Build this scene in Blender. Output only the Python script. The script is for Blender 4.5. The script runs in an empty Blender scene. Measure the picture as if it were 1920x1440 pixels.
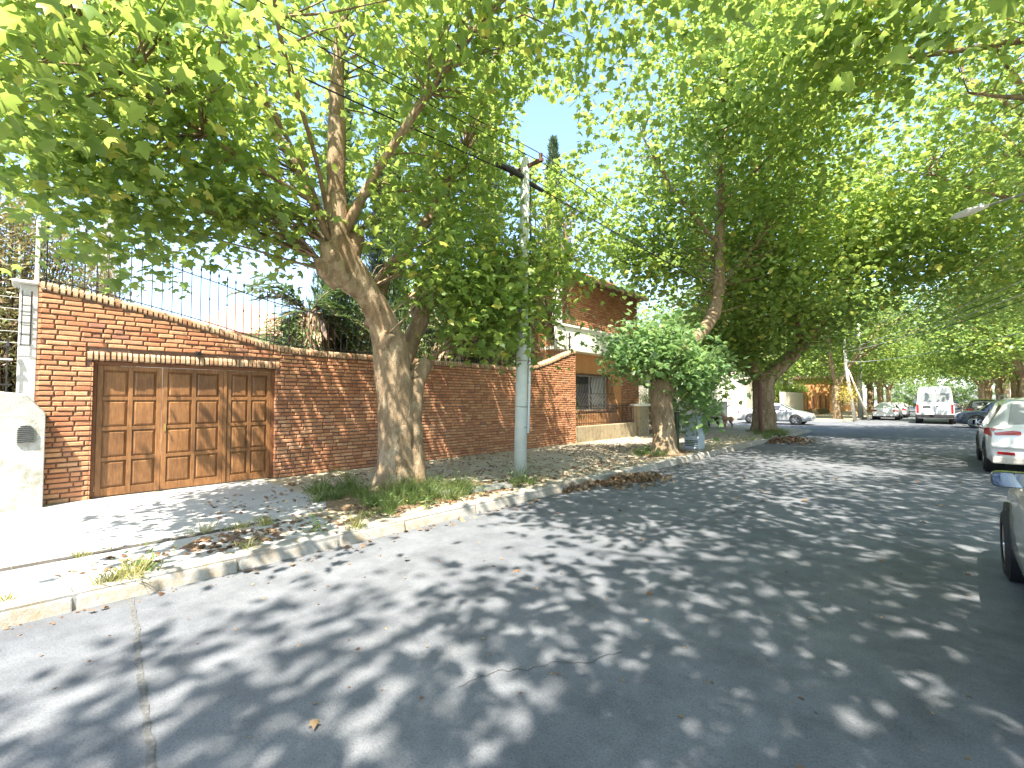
import bpy, math, random
import numpy as np
from mathutils import Vector, noise
R = math.radians
scene = bpy.context.scene
col = scene.collection
rng = np.random.default_rng(7)
random.seed(7)

# ------------------------------------------------------------ camera, sky, sun, exposure
cd = bpy.data.cameras.new("camera"); cam = bpy.data.objects.new("camera", cd); col.objects.link(cam)
cam.location = (0, 0, 1.65)
cam.rotation_euler = (R(92.0), 0, R(43.48))
cd.lens = 15.99; cd.sensor_width = 36; cd.clip_end = 2000; cd.clip_start = 0.05
scene.camera = cam

SUN_DIR = Vector((0.45, -0.89, 0)).normalized()
SUN_EL = R(59)
w = bpy.data.worlds.new("World"); scene.world = w; w.use_nodes = True
nt = w.node_tree
sky = nt.nodes.new('ShaderNodeTexSky'); sky.sky_type = 'NISHITA'; sky.sun_disc = False
sky.sun_elevation = SUN_EL; sky.sun_rotation = math.atan2(SUN_DIR.x, SUN_DIR.y)
sky.air_density = 1.0; sky.dust_density = 1.6; sky.ozone_density = 2.5
nt.links.new(sky.outputs[0], nt.nodes['Background'].inputs[0])
nt.nodes['Background'].inputs[1].default_value = 0.15
sl = bpy.data.lights.new("sun", 'SUN'); sun = bpy.data.objects.new("sun", sl); col.objects.link(sun)
sl.energy = 5.0; sl.angle = R(0.55); sl.color = (1.0, 0.93, 0.80)
tosun = Vector((SUN_DIR.x*math.cos(SUN_EL), SUN_DIR.y*math.cos(SUN_EL), math.sin(SUN_EL)))
sun.rotation_euler = tosun.to_track_quat('Z', 'Y').to_euler()
scene.view_settings.view_transform = 'Standard'; scene.view_settings.look = 'None'
scene.view_settings.exposure = 2.05; scene.view_settings.gamma = 1.0
scene.cycles.max_bounces = 5
scene.cycles.diffuse_bounces = 3
scene.cycles.glossy_bounces = 2
scene.cycles.transmission_bounces = 3

# ------------------------------------------------------------ materials
def mat(name, c=(0.5,0.5,0.5), rough=0.7, metal=0.0, spec=0.4):
    m = bpy.data.materials.new(name); m.use_nodes = True
    b = m.node_tree.nodes['Principled BSDF']
    b.inputs['Base Color'].default_value = (*c, 1); b.inputs['Roughness'].default_value = rough
    b.inputs['Metallic'].default_value = metal; b.inputs['Specular IOR Level'].default_value = spec
    return m
def nd(m, t, **k):
    n = m.node_tree.nodes.new(t)
    for a, v in k.items(): setattr(n, a, v)
    return n
def ln(m, a, b): m.node_tree.links.new(a, b)
def bsdf(m): return m.node_tree.nodes['Principled BSDF']
def coords(m, scale=(1,1,1)):
    t = nd(m, 'ShaderNodeTexCoord'); mp = nd(m, 'ShaderNodeMapping'); mp.inputs['Scale'].default_value = scale
    ln(m, t.outputs['Object'], mp.inputs[0]); return mp.outputs[0]
def nz(m, vec, scale, detail=5, rough=0.6):
    n = nd(m, 'ShaderNodeTexNoise'); n.inputs['Scale'].default_value = scale
    n.inputs['Detail'].default_value = detail; n.inputs['Roughness'].default_value = rough
    ln(m, vec, n.inputs['Vector']); return n.outputs['Fac']
def ramp(m, fac, stops):
    r = nd(m, 'ShaderNodeValToRGB'); e = r.color_ramp.elements
    while len(e) < len(stops): e.new(0.5)
    for i, (p, c) in enumerate(stops):
        e[i].position = p; e[i].color = (*c, 1) if len(c) == 3 else c
    ln(m, fac, r.inputs[0]); return r.outputs[0]
def mix(m, fac, a, b, mode='MIX'):
    n = nd(m, 'ShaderNodeMix', data_type='RGBA', blend_type=mode)
    for i, v in ((0, fac), (6, a), (7, b)):
        if isinstance(v, (int, float)): n.inputs[i].default_value = v
        elif isinstance(v, tuple): n.inputs[i].default_value = (*v, 1)
        else: ln(m, v, n.inputs[i])
    return n.outputs[2]
def bump(m, h, strength=0.4, dist=0.02):
    b = nd(m, 'ShaderNodeBump'); b.inputs['Strength'].default_value = strength; b.inputs['Distance'].default_value = dist
    ln(m, h, b.inputs['Height']); ln(m, b.outputs[0], bsdf(m).inputs['Normal'])
def tint(m):
    a = nd(m, 'ShaderNodeAttribute'); a.attribute_name = 'tint'; return a.outputs['Fac']

def noisy(name, c1, c2, scale=6, rough=0.85, bs=0.3, fine=60, bd=0.01):
    m = mat(name, c1, rough); v = coords(m)
    f = nz(m, v, scale, 6, 0.65)
    ln(m, ramp(m, f, [(0.3, c1), (0.7, c2)]), bsdf(m).inputs['Base Color'])
    bump(m, nz(m, v, fine, 4), bs, bd); return m

# concrete street
def m_road():
    m = mat('street concrete', (0.3,0.3,0.3), 0.85, spec=0.25); v = coords(m)
    big = nz(m, v, 0.35, 5, 0.6); mid = nz(m, v, 2.6, 7, 0.7); fine = nz(m, v, 85, 4, 0.8)
    c = ramp(m, big, [(0.3, (0.112,0.122,0.142)), (0.7, (0.16,0.169,0.186))])
    c = mix(m, 0.75, c, ramp(m, mid, [(0.32, (0.6,0.6,0.6)), (0.6, (1.1,1.09,1.07))]), 'MULTIPLY')
    spk = nz(m, v, 30, 3, 0.9)
    c = mix(m, 0.5, c, ramp(m, spk, [(0.30, (0.4,0.4,0.42)), (0.42, (1,1,1)), (0.66, (1,1,1)), (0.78, (1.7,1.65,1.6))]), 'MULTIPLY')
    c = mix(m, ramp(m, nz(m, v, 0.9, 8, 0.8), [(0.60, (0,0,0)), (0.70, (0.45,0.45,0.45))]), c, (0.07,0.07,0.07))
    v3 = coords(m, (1, 0.12, 1)); c = mix(m, 0.6, c, ramp(m, nz(m, v3, 1.1, 4), [(0.35, (0.78,0.78,0.8)), (0.65, (1.12,1.11,1.1))]), 'MULTIPLY')
    c = mix(m, 0.6, c, ramp(m, fine, [(0.32, (0.35,0.36,0.37)), (0.5, (0.95,0.95,0.95)), (0.68, (1.35,1.33,1.3))]), 'MULTIPLY')
    vo = nd(m, 'ShaderNodeTexVoronoi', feature='DISTANCE_TO_EDGE'); vo.inputs['Scale'].default_value = 0.28
    dn = nd(m, 'ShaderNodeTexNoise'); dn.inputs['Scale'].default_value = 1.6; dn.inputs['Detail'].default_value = 8
    ln(m, v, dn.inputs['Vector'])
    vv = mix(m, 0.25, v, dn.outputs['Color'], 'ADD'); ln(m, vv, vo.inputs['Vector'])
    c = mix(m, ramp(m, vo.outputs['Distance'], [(0.0, (0.25,0.25,0.25)), (0.005, (0,0,0))]), c, (0.11,0.105,0.1))
    ln(m, c, bsdf(m).inputs['Base Color'])
    h = mix(m, 0.5, mid, fine); bump(m, h, 0.35, 0.012); return m
def m_pave(name, a, b, dirt, amt=0.5, tile=None):
    m = mat(name, a, 0.9, spec=0.2); v = coords(m)
    c = ramp(m, nz(m, v, 1.7, 7, 0.7), [(0.3, a), (0.7, b)])
    if tile:
        br = nd(m, 'ShaderNodeTexBrick'); br.inputs['Scale'].default_value = 1.0
        br.inputs['Brick Width'].default_value = tile; br.inputs['Row Height'].default_value = tile; br.offset = 0
        br.inputs['Mortar Size'].default_value = 0.008
        br.inputs['Color1'].default_value = (1,1,1,1); br.inputs['Color2'].default_value = (0.8,0.8,0.8,1)
        br.inputs['Mortar'].default_value = (0.35,0.32,0.28,1)
        ln(m, v, br.inputs['Vector']); c = mix(m, 0.8, c, br.outputs['Color'], 'MULTIPLY')
    d = nz(m, v, 4.5, 8, 0.75)
    c = mix(m, ramp(m, d, [(0.62-amt*0.3, (0,0,0)), (0.72-amt*0.15, (0.85,0.85,0.85))]), c, dirt)
    c = mix(m, 0.5, c, ramp(m, nz(m, v, 90, 3), [(0.3, (0.6,0.6,0.6)), (0.6, (1,1,1))]), 'MULTIPLY')
    ln(m, c, bsdf(m).inputs['Base Color']); bump(m, nz(m, v, 40, 5), 0.5, 0.01); return m
def m_brick(name, stops, mort=None):
    m = mat(name, (0.4,0.18,0.1), 0.85, spec=0.2); v = coords(m)
    c = ramp(m, tint(m), stops)
    c = mix(m, 0.7, c, ramp(m, nz(m, v, 14, 6, 0.7), [(0.28, (0.62,0.58,0.55)), (0.65, (1.08,1.04,1.0))]), 'MULTIPLY')
    c = mix(m, ramp(m, nz(m, v, 3.0, 7, 0.7), [(0.56, (0,0,0)), (0.75, (0.35,0.35,0.35))]), c, (0.36,0.3,0.23))
    sx = nd(m, 'ShaderNodeSeparateXYZ'); ln(m, v, sx.inputs[0])
    gm = nd(m, 'ShaderNodeMath', operation='MULTIPLY_ADD'); ln(m, nz(m, v, 1.3, 7, 0.75), gm.inputs[0]); gm.inputs[1].default_value = 2.2; ln(m, sx.outputs[2], gm.inputs[2])
    c = mix(m, ramp(m, gm.outputs[0], [(0.62, (0.6,0.6,0.6)), (0.98, (0,0,0))]), c, (0.12,0.10,0.07))
    ln(m, c, bsdf(m).inputs['Base Color']); bump(m, nz(m, v, 45, 6, 0.7), 0.6, 0.008); return m
def m_wood():
    m = mat('varnished door timber', (0.3,0.12,0.04), 0.48, spec=0.4); v = coords(m, (1, 9, 1.1))
    g = nz(m, v, 5.0, 8, 0.65)
    c = ramp(m, g, [(0.25, (0.135,0.06,0.022)), (0.5, (0.235,0.112,0.042)), (0.75, (0.32,0.168,0.07))])
    v2 = coords(m)
    c = mix(m, 0.75, c, ramp(m, nz(m, v2, 2.3, 6, 0.7), [(0.3, (0.55,0.52,0.5)), (0.62, (1.1,1.08,1.05))]), 'MULTIPLY')
    tt = ramp(m, tint(m), [(0, (0.72,0.7,0.7)), (1, (1.15,1.12,1.08))]); c = mix(m, 0.9, c, tt, 'MULTIPLY')
    ln(m, c, bsdf(m).inputs['Base Color']); bump(m, g, 0.25, 0.004); return m
def m_bark(name='plane bark', base=((0.225,0.16,0.10), (0.27,0.20,0.13), (0.34,0.27,0.185))):
    m = mat(name, base[1], 0.9, spec=0.15); v = coords(m, (1,1,0.45))
    dn = nd(m, 'ShaderNodeTexNoise'); dn.inputs['Scale'].default_value = 3.0; dn.inputs['Detail'].default_value = 6
    ln(m, v, dn.inputs['Vector'])
    vv = mix(m, 0.8, v, dn.outputs['Color'], 'ADD')
    vo = nd(m, 'ShaderNodeTexVoronoi'); vo.inputs['Scale'].default_value = 6.0; ln(m, vv, vo.inputs['Vector'])
    sep = nd(m, 'ShaderNodeSeparateColor'); ln(m, vo.outputs['Color'], sep.inputs[0])
    c = ramp(m, sep.outputs[0], [(0.0, base[0]), (0.35, base[1]), (0.7, base[1]), (0.86, base[2])])
    n = nz(m, v, 9, 9, 0.75)
    c = mix(m, 0.8, c, ramp(m, n, [(0.32, (0.42,0.4,0.38)), (0.58, (1.1,1.08,1.03))]), 'MULTIPLY')
    ln(m, c, bsdf(m).inputs['Base Color'])
    ve = nd(m, 'ShaderNodeTexVoronoi', feature='DISTANCE_TO_EDGE'); ve.inputs['Scale'].default_value = 7.5; ln(m, vv, ve.inputs['Vector'])
    hh = mix(m, 0.6, ramp(m, ve.outputs['Distance'], [(0, (0.5,0.5,0.5)), (0.08, (1,1,1))]), n)
    bump(m, hh, 0.9, 0.03); return m
def m_leaf(name, stops, trans=0.5, tr=(0.34,0.5,0.05)):
    m = mat(name, stops[0][1], 0.42, spec=0.5); b = bsdf(m)
    t = tint(m); c = ramp(m, t, stops); ln(m, c, b.inputs['Base Color'])
    tn = nd(m, 'ShaderNodeBsdfTranslucent')
    c2 = mix(m, 0.75, c, tr); ln(m, c2, tn.inputs['Color'])
    mx = nd(m, 'ShaderNodeMixShader'); mx.inputs[0].default_value = trans
    ln(m, b.outputs[0], mx.inputs[1]); ln(m, tn.outputs[0], mx.inputs[2])
    ln(m, mx.outputs[0], m.node_tree.nodes['Material Output'].inputs['Surface']); return m
def m_paint(name, c, rough=0.25, metal=0.0):
    m = mat(name, c, rough, metal, 0.5); bsdf(m).inputs['Coat Weight'].default_value = 0.7
    bsdf(m).inputs['Coat Roughness'].default_value = 0.06; v = coords(m)
    bump(m, nz(m, v, 2.0, 2), 0.03, 0.02)
    dust = ramp(m, nz(m, v, 3, 6), [(0.45, c), (0.8, tuple(x*0.82+0.04 for x in c))])
    ln(m, dust, bsdf(m).inputs['Base Color']); return m

M = {}
M['road'] = m_road()
M['pave'] = m_pave('pavement', (0.36,0.32,0.245), (0.5,0.45,0.35), (0.30,0.225,0.12), 0.5, 0.4)
M['drive'] = m_pave('driveway concrete', (0.36,0.355,0.345), (0.44,0.435,0.42), (0.27,0.25,0.22), 0.25)
M['kerb'] = m_pave('kerb stone', (0.25,0.245,0.24), (0.36,0.35,0.32), (0.27,0.21,0.13), 0.55)
M['soil'] = noisy('soil', (0.13,0.09,0.055), (0.24,0.17,0.1), 7, 0.95, 0.8, 50, 0.03)
M['yard'] = noisy('yard ground', (0.16,0.13,0.08), (0.2,0.2,0.1), 2, 0.95)
M['dark'] = noisy('joint filler', (0.035,0.032,0.03), (0.08,0.07,0.06), 20, 0.95)
M['crack'] = noisy('cracked joint', (0.05,0.05,0.05), (0.15,0.15,0.15), 30, 0.95)
bst = [(0.0,(0.36,0.155,0.085)), (0.3,(0.45,0.21,0.115)), (0.6,(0.52,0.265,0.145)), (0.85,(0.57,0.33,0.19)), (1.0,(0.33,0.16,0.11))]
M['brick'] = m_brick('handmade brick', bst)
M['mortar'] = noisy('brown mortar', (0.12,0.07,0.05), (0.21,0.13,0.09), 12, 0.95, 0.5)
M['coping'] = m_brick('coping brick', [(0,(0.34,0.19,0.11)), (0.5,(0.47,0.32,0.2)), (1,(0.52,0.4,0.27))])
M['wood'] = m_wood()
M['doorframe'] = noisy('door frame timber', (0.13,0.05,0.02), (0.2,0.085,0.03), 8, 0.6)
M['iron'] = noisy('black wrought iron', (0.012,0.012,0.014), (0.035,0.03,0.028), 20, 0.5, 0.2)
M['brass'] = mat('brass', (0.6,0.42,0.15), 0.35, 0.9)
M['bark'] = m_bark()
M['bark_dark'] = m_bark('dark bark', ((0.09,0.065,0.045), (0.15,0.11,0.08), (0.22,0.17,0.13)))
M['bark_pale'] = m_bark('pale bark', ((0.2,0.165,0.115), (0.34,0.29,0.21), (0.46,0.42,0.32)))
M['cut'] = noisy('cut wood', (0.3,0.2,0.11), (0.42,0.3,0.17), 14, 0.9)
LS = [(0.0,(0.06,0.13,0.035)), (0.35,(0.11,0.20,0.05)), (0.7,(0.185,0.28,0.065)), (0.93,(0.31,0.38,0.08)), (1.0,(0.5,0.42,0.08))]
M['leaf'] = m_leaf('plane leaves', LS, 0.5, (0.5,0.64,0.13))
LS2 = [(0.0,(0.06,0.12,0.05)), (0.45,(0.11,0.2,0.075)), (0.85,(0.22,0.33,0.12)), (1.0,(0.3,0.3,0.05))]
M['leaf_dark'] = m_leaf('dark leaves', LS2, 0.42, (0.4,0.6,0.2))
M['needle'] = m_leaf('cypress foliage', [(0.0,(0.035,0.06,0.03)), (0.6,(0.06,0.10,0.045)), (1.0,(0.09,0.13,0.05))], 0.2, (0.1,0.2,0.05))
M['palm'] = m_leaf('palm fronds', [(0.0,(0.05,0.09,0.045)), (0.7,(0.1,0.17,0.07)), (1.0,(0.16,0.2,0.07))], 0.25, (0.2,0.3,0.08))
M['thatch'] = m_leaf('dry fronds', [(0.0,(0.15,0.09,0.06)), (0.6,(0.32,0.22,0.14)), (1.0,(0.5,0.4,0.26))], 0.15, (0.4,0.3,0.15))
M['dryleaf'] = m_leaf('dry bush leaves', [(0.0,(0.07,0.09,0.035)), (0.6,(0.15,0.2,0.06)), (0.88,(0.33,0.31,0.15)), (1.0,(0.6,0.35,0.3))], 0.35, (0.45,0.35,0.15))
M['litter'] = m_leaf('fallen leaves', [(0.0,(0.09,0.05,0.035)), (0.5,(0.18,0.105,0.06)), (1.0,(0.30,0.21,0.12))], 0.15, (0.4,0.25,0.1))
M['grass'] = m_leaf('grass', [(0.0,(0.045,0.075,0.025)), (0.45,(0.08,0.12,0.04)), (0.75,(0.14,0.17,0.065)), (1.0,(0.33,0.31,0.14))], 0.4, (0.3,0.45,0.05))
M['drygrass'] = m_leaf('dry grass', [(0.0,(0.14,0.16,0.04)), (0.5,(0.34,0.32,0.12)), (1.0,(0.52,0.47,0.27))], 0.3, (0.5,0.5,0.15))
M['white'] = noisy('white painted plaster', (0.42,0.42,0.40), (0.55,0.55,0.53), 2.5, 0.85, 0.4, 25, 0.015)
M['flake'] = m_pave('flaking white plaster', (0.34,0.34,0.325), (0.44,0.44,0.415), (0.24,0.225,0.17), 0.4)
M['cream'] = noisy('cream paint', (0.66,0.66,0.54), (0.76,0.75,0.64), 3, 0.8, 0.2)
M['grille'] = noisy('meter grille', (0.2,0.2,0.18), (0.36,0.36,0.33), 30, 0.6)
M['pole'] = noisy('pale painted pole', (0.40,0.46,0.43), (0.56,0.60,0.56), 2.2, 0.75, 0.5, 30, 0.006)
M['conduit'] = noisy('pale plastic conduit', (0.55,0.62,0.63), (0.66,0.7,0.7), 6, 0.5, 0.1)
M['cable'] = mat('black cable', (0.015,0.015,0.02), 0.6)
M['pcable'] = mat('pale cable', (0.55,0.55,0.55), 0.5)
M['ochre'] = noisy('ochre render', (0.46,0.21,0.08), (0.56,0.28,0.115), 2.5, 0.9, 0.3)
M['stone'] = m_pave('rough stone', (0.30,0.24,0.15), (0.4,0.33,0.22), (0.18,0.14,0.09), 0.4, 0.5)
M['glass'] = mat('window glass', (0.03,0.035,0.04), 0.08, spec=0.7)
M['curtain'] = noisy('pale curtain', (0.4,0.42,0.4), (0.55,0.56,0.52), 12, 0.9)
M['tile'] = noisy('clay roof tile', (0.45,0.19,0.13), (0.58,0.3,0.22), 5, 0.85, 0.5)
M['tiledark'] = noisy('dark roof tile', (0.1,0.06,0.045), (0.17,0.1,0.07), 5, 0.85, 0.5)
M['boxgrey'] = noisy('grey blue cabinet paint', (0.32,0.38,0.43), (0.4,0.46,0.5), 5, 0.55, 0.15)
M['rust'] = noisy('rusty brown post', (0.10,0.05,0.045), (0.18,0.085,0.07), 10, 0.85, 0.4)
M['tyre'] = noisy('tyre rubber', (0.018,0.018,0.02), (0.04,0.04,0.042), 30, 0.85, 0.3)
M['rim'] = mat('alloy rim', (0.55,0.56,0.58), 0.3, 0.85)
M['plastic'] = mat('black trim', (0.02,0.02,0.022), 0.55)
M['cglass'] = mat('car glass', (0.025,0.03,0.032), 0.05, spec=0.9)
M['pglass'] = mat('pale reflecting glass', (0.2,0.215,0.22), 0.15, spec=0.9)
M['red'] = mat('red lamp lens', (0.33,0.008,0.012), 0.15, spec=0.7)
M['lens'] = mat('headlamp lens', (0.75,0.76,0.78), 0.08, spec=0.9)
M['mirror'] = mat('mirror glass', (0.22,0.30,0.42), 0.02, 1.0)
M['p_silver'] = m_paint('silver car paint', (0.5,0.52,0.53), 0.28, 0.35)
M['p_white'] = m_paint('white car paint', (0.76,0.76,0.75), 0.3)
M['p_pearl'] = m_paint('pearl white paint', (0.66,0.66,0.64), 0.25, 0.1)
M['p_blue'] = m_paint('dark blue paint', (0.045,0.06,0.085), 0.25, 0.2)
M['p_champ'] = m_paint('champagne paint', (0.42,0.42,0.36), 0.25, 0.45)
M['p_black'] = m_paint('black paint', (0.02,0.02,0.022), 0.25)
M['p_red'] = m_paint('dark red paint', (0.3,0.03,0.04), 0.3)
M['dogfur'] = noisy('black dog fur', (0.012,0.01,0.009), (0.04,0.03,0.025), 30, 0.95, 0.6)
M['dogtan'] = noisy('tan dog fur', (0.32,0.16,0.09), (0.5,0.38,0.27), 5, 0.95, 0.6)
M['orange'] = noisy('orange render', (0.5,0.22,0.09), (0.6,0.3,0.13), 3, 0.9)
M['palewall'] = noisy('pale stone wall', (0.42,0.38,0.32), (0.6,0.55,0.48), 4, 0.9, 0.5)
M['browngate'] = noisy('brown gate', (0.17,0.07,0.045), (0.25,0.11,0.07), 6, 0.8)
M['yellow'] = m_leaf('yellow blossom', [(0.0,(0.45,0.36,0.05)), (1.0,(0.7,0.58,0.12))], 0.3, (0.8,0.7,0.2))

# ------------------------------------------------------------ mesh builder
class MB:
    def __init__(s): s.v = []; s.f = []; s.t = []
    def add(s, vs, fs, t=0.5):
        n = len(s.v); s.v += [tuple(p) for p in vs]; s.f += [tuple(i+n for i in f) for f in fs]; s.t += [t]*len(vs); return s
    def box(s, a, b, t=0.5, top=None):
        x0,y0,z0 = a; x1,y1,z1 = b
        return s.add([(x0,y0,z0),(x1,y0,z0),(x1,y1,z0),(x0,y1,z0),(x0,y0,z1),(x1,y0,z1),(x1,y1,z1),(x0,y1,z1)],
                     [(0,3,2,1),(4,5,6,7),(0,1,5,4),(1,2,6,5),(2,3,7,6),(3,0,4,7)], t)
    def tube(s, pts, rad, n=8, t=0.5, cap=True, wob=0.0, seed=0):
        pts = [Vector(p) for p in pts]
        if isinstance(rad, (int, float)): rad = [rad]*len(pts)
        vs = []; prev = None
        for i, p in enumerate(pts):
            d = (pts[min(i+1, len(pts)-1)] - pts[max(i-1, 0)])
            d = d.normalized() if d.length > 1e-9 else Vector((0,0,1))
            if prev is None:
                a = Vector((1,0,0)) if abs(d.x) < 0.8 else Vector((0,1,0))
                u = d.cross(a).normalized()
            else:
                u = (prev - d*prev.dot(d)).normalized()
            prev = u; q = d.cross(u)
            for k in range(n):
                an = 2*math.pi*k/n; dd = u*math.cos(an) + q*math.sin(an)
                r = rad[i]
                if wob: r *= 1 + wob*noise.noise(p*1.7 + dd*0.9 + Vector((seed,0,0))) + wob*0.5*noise.noise(p*5 + dd*2.2 + Vector((seed,3,0)))
                vs.append(p + dd*r)
        fs = []
        for i in range(len(pts)-1):
            for k in range(n):
                a = i*n+k; b = i*n+(k+1) % n
                fs.append((a, b, b+n, a+n))
        if cap:
            fs.append(tuple(reversed(range(n)))); fs.append(tuple(range((len(pts)-1)*n, len(pts)*n)))
        return s.add(vs, fs, t)
    def prism(s, poly, axis, a, b, t=0.5):   # poly 2D extruded along axis ('x','y','z')
        n = len(poly)
        def P(u, v, c): return {'x': (c,u,v), 'y': (u,c,v), 'z': (u,v,c)}[axis]
        vs = [P(u,v,a) for u,v in poly] + [P(u,v,b) for u,v in poly]
        fs = [tuple(range(n))[::-1], tuple(range(n, 2*n))] + [(i, (i+1) % n, (i+1) % n+n, i+n) for i in range(n)]
        return s.add(vs, fs, t)
    def build(s, name, m, parent=None, smooth=False, bevel=0, loc=None, segs=2):
        me = bpy.data.meshes.new(name); me.from_pydata(s.v, [], s.f); me.materials.append(m)
        at = me.attributes.new('tint', 'FLOAT', 'POINT'); at.data.foreach_set('value', np.array(s.t, dtype=np.float32))
        me.validate(); 
        import bmesh
        bm = bmesh.new(); bm.from_mesh(me); bmesh.ops.recalc_face_normals(bm, faces=bm.faces); bm.to_mesh(me); bm.free()
        if smooth: me.polygons.foreach_set('use_smooth', [True]*len(me.polygons))
        o = bpy.data.objects.new(name, me); col.objects.link(o)
        if parent: o.parent = parent
        if loc: o.location = loc
        if bevel:
            b = o.modifiers.new('bevel', 'BEVEL'); b.width = bevel; b.segments = segs; b.limit_method = 'ANGLE'
        return o
def tag(o, label=None, cat=None, group=None, kind=None):
    for k, v in (('label', label), ('category', cat), ('group', group), ('kind', kind)):
        if v: o[k] = v
    return o
def thing(name, loc, label, cat, group=None, rz=0):
    o = bpy.data.objects.new(name, None); col.objects.link(o); o.location = loc; o.rotation_euler = (0,0,rz)
    o.empty_display_size = 0.2
    return tag(o, label, cat, group)
def rel(o, world):  # parts built in world coordinates keep them under an empty at loc
    for c in world: c.location = c.location - o.location if True else c.location
def put(mb, name, m, root, **k):   # world-coordinates mesh under a root with no rotation
    o = mb.build(name, m, root, **k); l = root.location
    me = o.data; n = len(me.vertices); a = np.empty(n*3, dtype=np.float32); me.vertices.foreach_get('co', a)
    a = a.reshape(-1,3) - np.array(l, dtype=np.float32); me.vertices.foreach_set('co', a.ravel()); me.update()
    return o

# ------------------------------------------------------------ ground, street, pavements
KX = -5.0; WX = -9.45; SZ = 0.13
mb = MB(); mb.add([(-400,-400,0),(400,-400,0),(400,600,0),(-400,600,0)], [(0,1,2,3)])
tag(mb.build('street', M['road']), kind='structure')
def slab(name, x0, x1, y0, y1, m, z=SZ, rc=None):
    mb = MB(); mb.box((x0,y0,-0.1), (x1,y1,z)); return tag(mb.build(name, m, bevel=0.01), kind='structure')
# pavement block with rounded corner towards the cross street
def corner_block(name, x0, x1, y0, y1, r, m, z, cx, cy):
    pts = []
    for (px, py, sx, sy) in ((x0,y0,-1,-1),(x1,y0,1,-1),(x1,y1,1,1),(x0,y1,-1,1)):
        if (sx, sy) == (cx, cy):
            c = (px-sx*r, py-sy*r); a0 = math.atan2(sy, sx)
            for k in range(-4, 5):
                a = a0 + k*math.pi/4/4; pts.append((c[0]+r*math.cos(a), c[1]+r*math.sin(a)))
        else: pts.append((px, py))
    mb = MB(); mb.prism(pts, 'z', -0.1, z); return tag(mb.build(name, m), kind='structure')
corner_block('pavement', -80, KX-0.16, -60, 29.0, 2.5, M['pave'], SZ, 1, 1)
corner_block('kerb', -80, KX, -60, 29.16, 2.66, M['kerb'], SZ-0.004, 1, 1)
corner_block('far_pavement', -80, KX-0.16, 41.0, 260, 2.5, M['pave'], SZ, 1, -1)
corner_block('far_kerb', -80, KX, 40.84, 260, 2.66, M['kerb'], SZ-0.004, 1, -1)
corner_block('right_pavement', 2.76, 90, -60, 31.0, 2.5, M['pave'], SZ, -1, 1)
corner_block('right_kerb', 2.6, 90, -60, 31.16, 2.66, M['kerb'], SZ-0.004, -1, 1)
corner_block('far_right_pavement', 2.76, 90, 41.0, 260, 2.5, M['pave'], SZ, -1, -1)
corner_block('far_right_kerb', 2.6, 90, 40.84, 260, 2.66, M['kerb'], SZ-0.004, -1, -1)
# driveway slab and verge strip
mb = MB(); mb.box((-9.44,-3.2,0.05), (-6.2,3.05,SZ+0.008)); tag(mb.build('driveway', M['drive'], bevel=0.006), kind='structure')
mb = MB(); mb.box((-6.07,-3.2,0.05), (-5.19,2.6,SZ+0.006)); tag(mb.build('verge_strip', M['drive'], bevel=0.01), kind='structure')
mb = MB(); mb.box((-6.199,-12,SZ-0.02), (-6.071,2.2,SZ+0.003)); tag(mb.build('pavement_joint', M['dark']), kind='structure')
# raised kerb nosing in pieces with joints, cracked and a little uneven
mb = MB(); y = -12.0; k = 0
while y < 27:
    L = random.uniform(0.85, 1.25); dz = random.uniform(-0.006, 0.01); dx = random.uniform(-0.012, 0.012)
    vs = []
    for yy in (y+0.012, y+L-0.012):
        for (xx, zz) in ((-5.17,0.0),(-5.17,SZ+0.012+dz),(-5.04+dx,SZ+0.008+dz),(-4.995+dx,SZ-0.03+dz),(-4.97+dx,0.0)):
            vs.append((xx, yy, zz))
    mb.add(vs, [(0,1,2,3,4),(9,8,7,6,5)] + [(i,i+1,i+6,i+5) for i in range(4)], random.random()); y += L
tag(mb.build('kerb_stones', M['kerb'], bevel=0.012), kind='structure')
# transverse joint in the street: ragged cracked strip
mb = MB(); vs = []; fs = []; N = 120
for i in range(N+1):
    x = KX + 7.6*i/N; c = 0.60 - 0.087*(x+4.8) + 0.02*noise.noise(Vector((x*2,0,0))) ; hw = 0.016 + 0.014*noise.noise(Vector((x*9,5,0)))
    cx = c + 0.02*noise.noise(Vector((x*7,1,0)))
    vs += [(x, cx-hw, 0.004), (x, cx+hw, 0.004)]
fs = [(2*i,2*i+2,2*i+3,2*i+1) for i in range(N)]
mb.add(vs, fs); tag(mb.build('street_joint', M['crack']), kind='structure')
mb = MB()
for (x0,y0,x1,y1) in ((-2.1,1.75,-1.55,2.7),(-4.95,11.2,2.5,11.3),(-4.95,17.2,2.5,17.2),(-4.95,-5,2.5,-5)):
    pts = []
    n = 50
    for i in range(n+1):
        u = i/n; p = Vector((x0+(x1-x0)*u, y0+(y1-y0)*u, 0.004)); o = 0.10*noise.noise(Vector((u*4+x0,y0,2)))+0.03*noise.noise(Vector((u*22,y0,7)))
        d = Vector((-(y1-y0), x1-x0, 0)).normalized(); hw = 0.0015+0.0035*abs(noise.noise(Vector((u*13,x0,4))))
        pts += [p+d*(o-hw), p+d*(o+hw)]
    mb.add(pts, [(2*i,2*i+2,2*i+3,2*i+1) for i in range(n)])
tag(mb.build('street_cracks', M['dark']), kind='structure')
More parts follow.
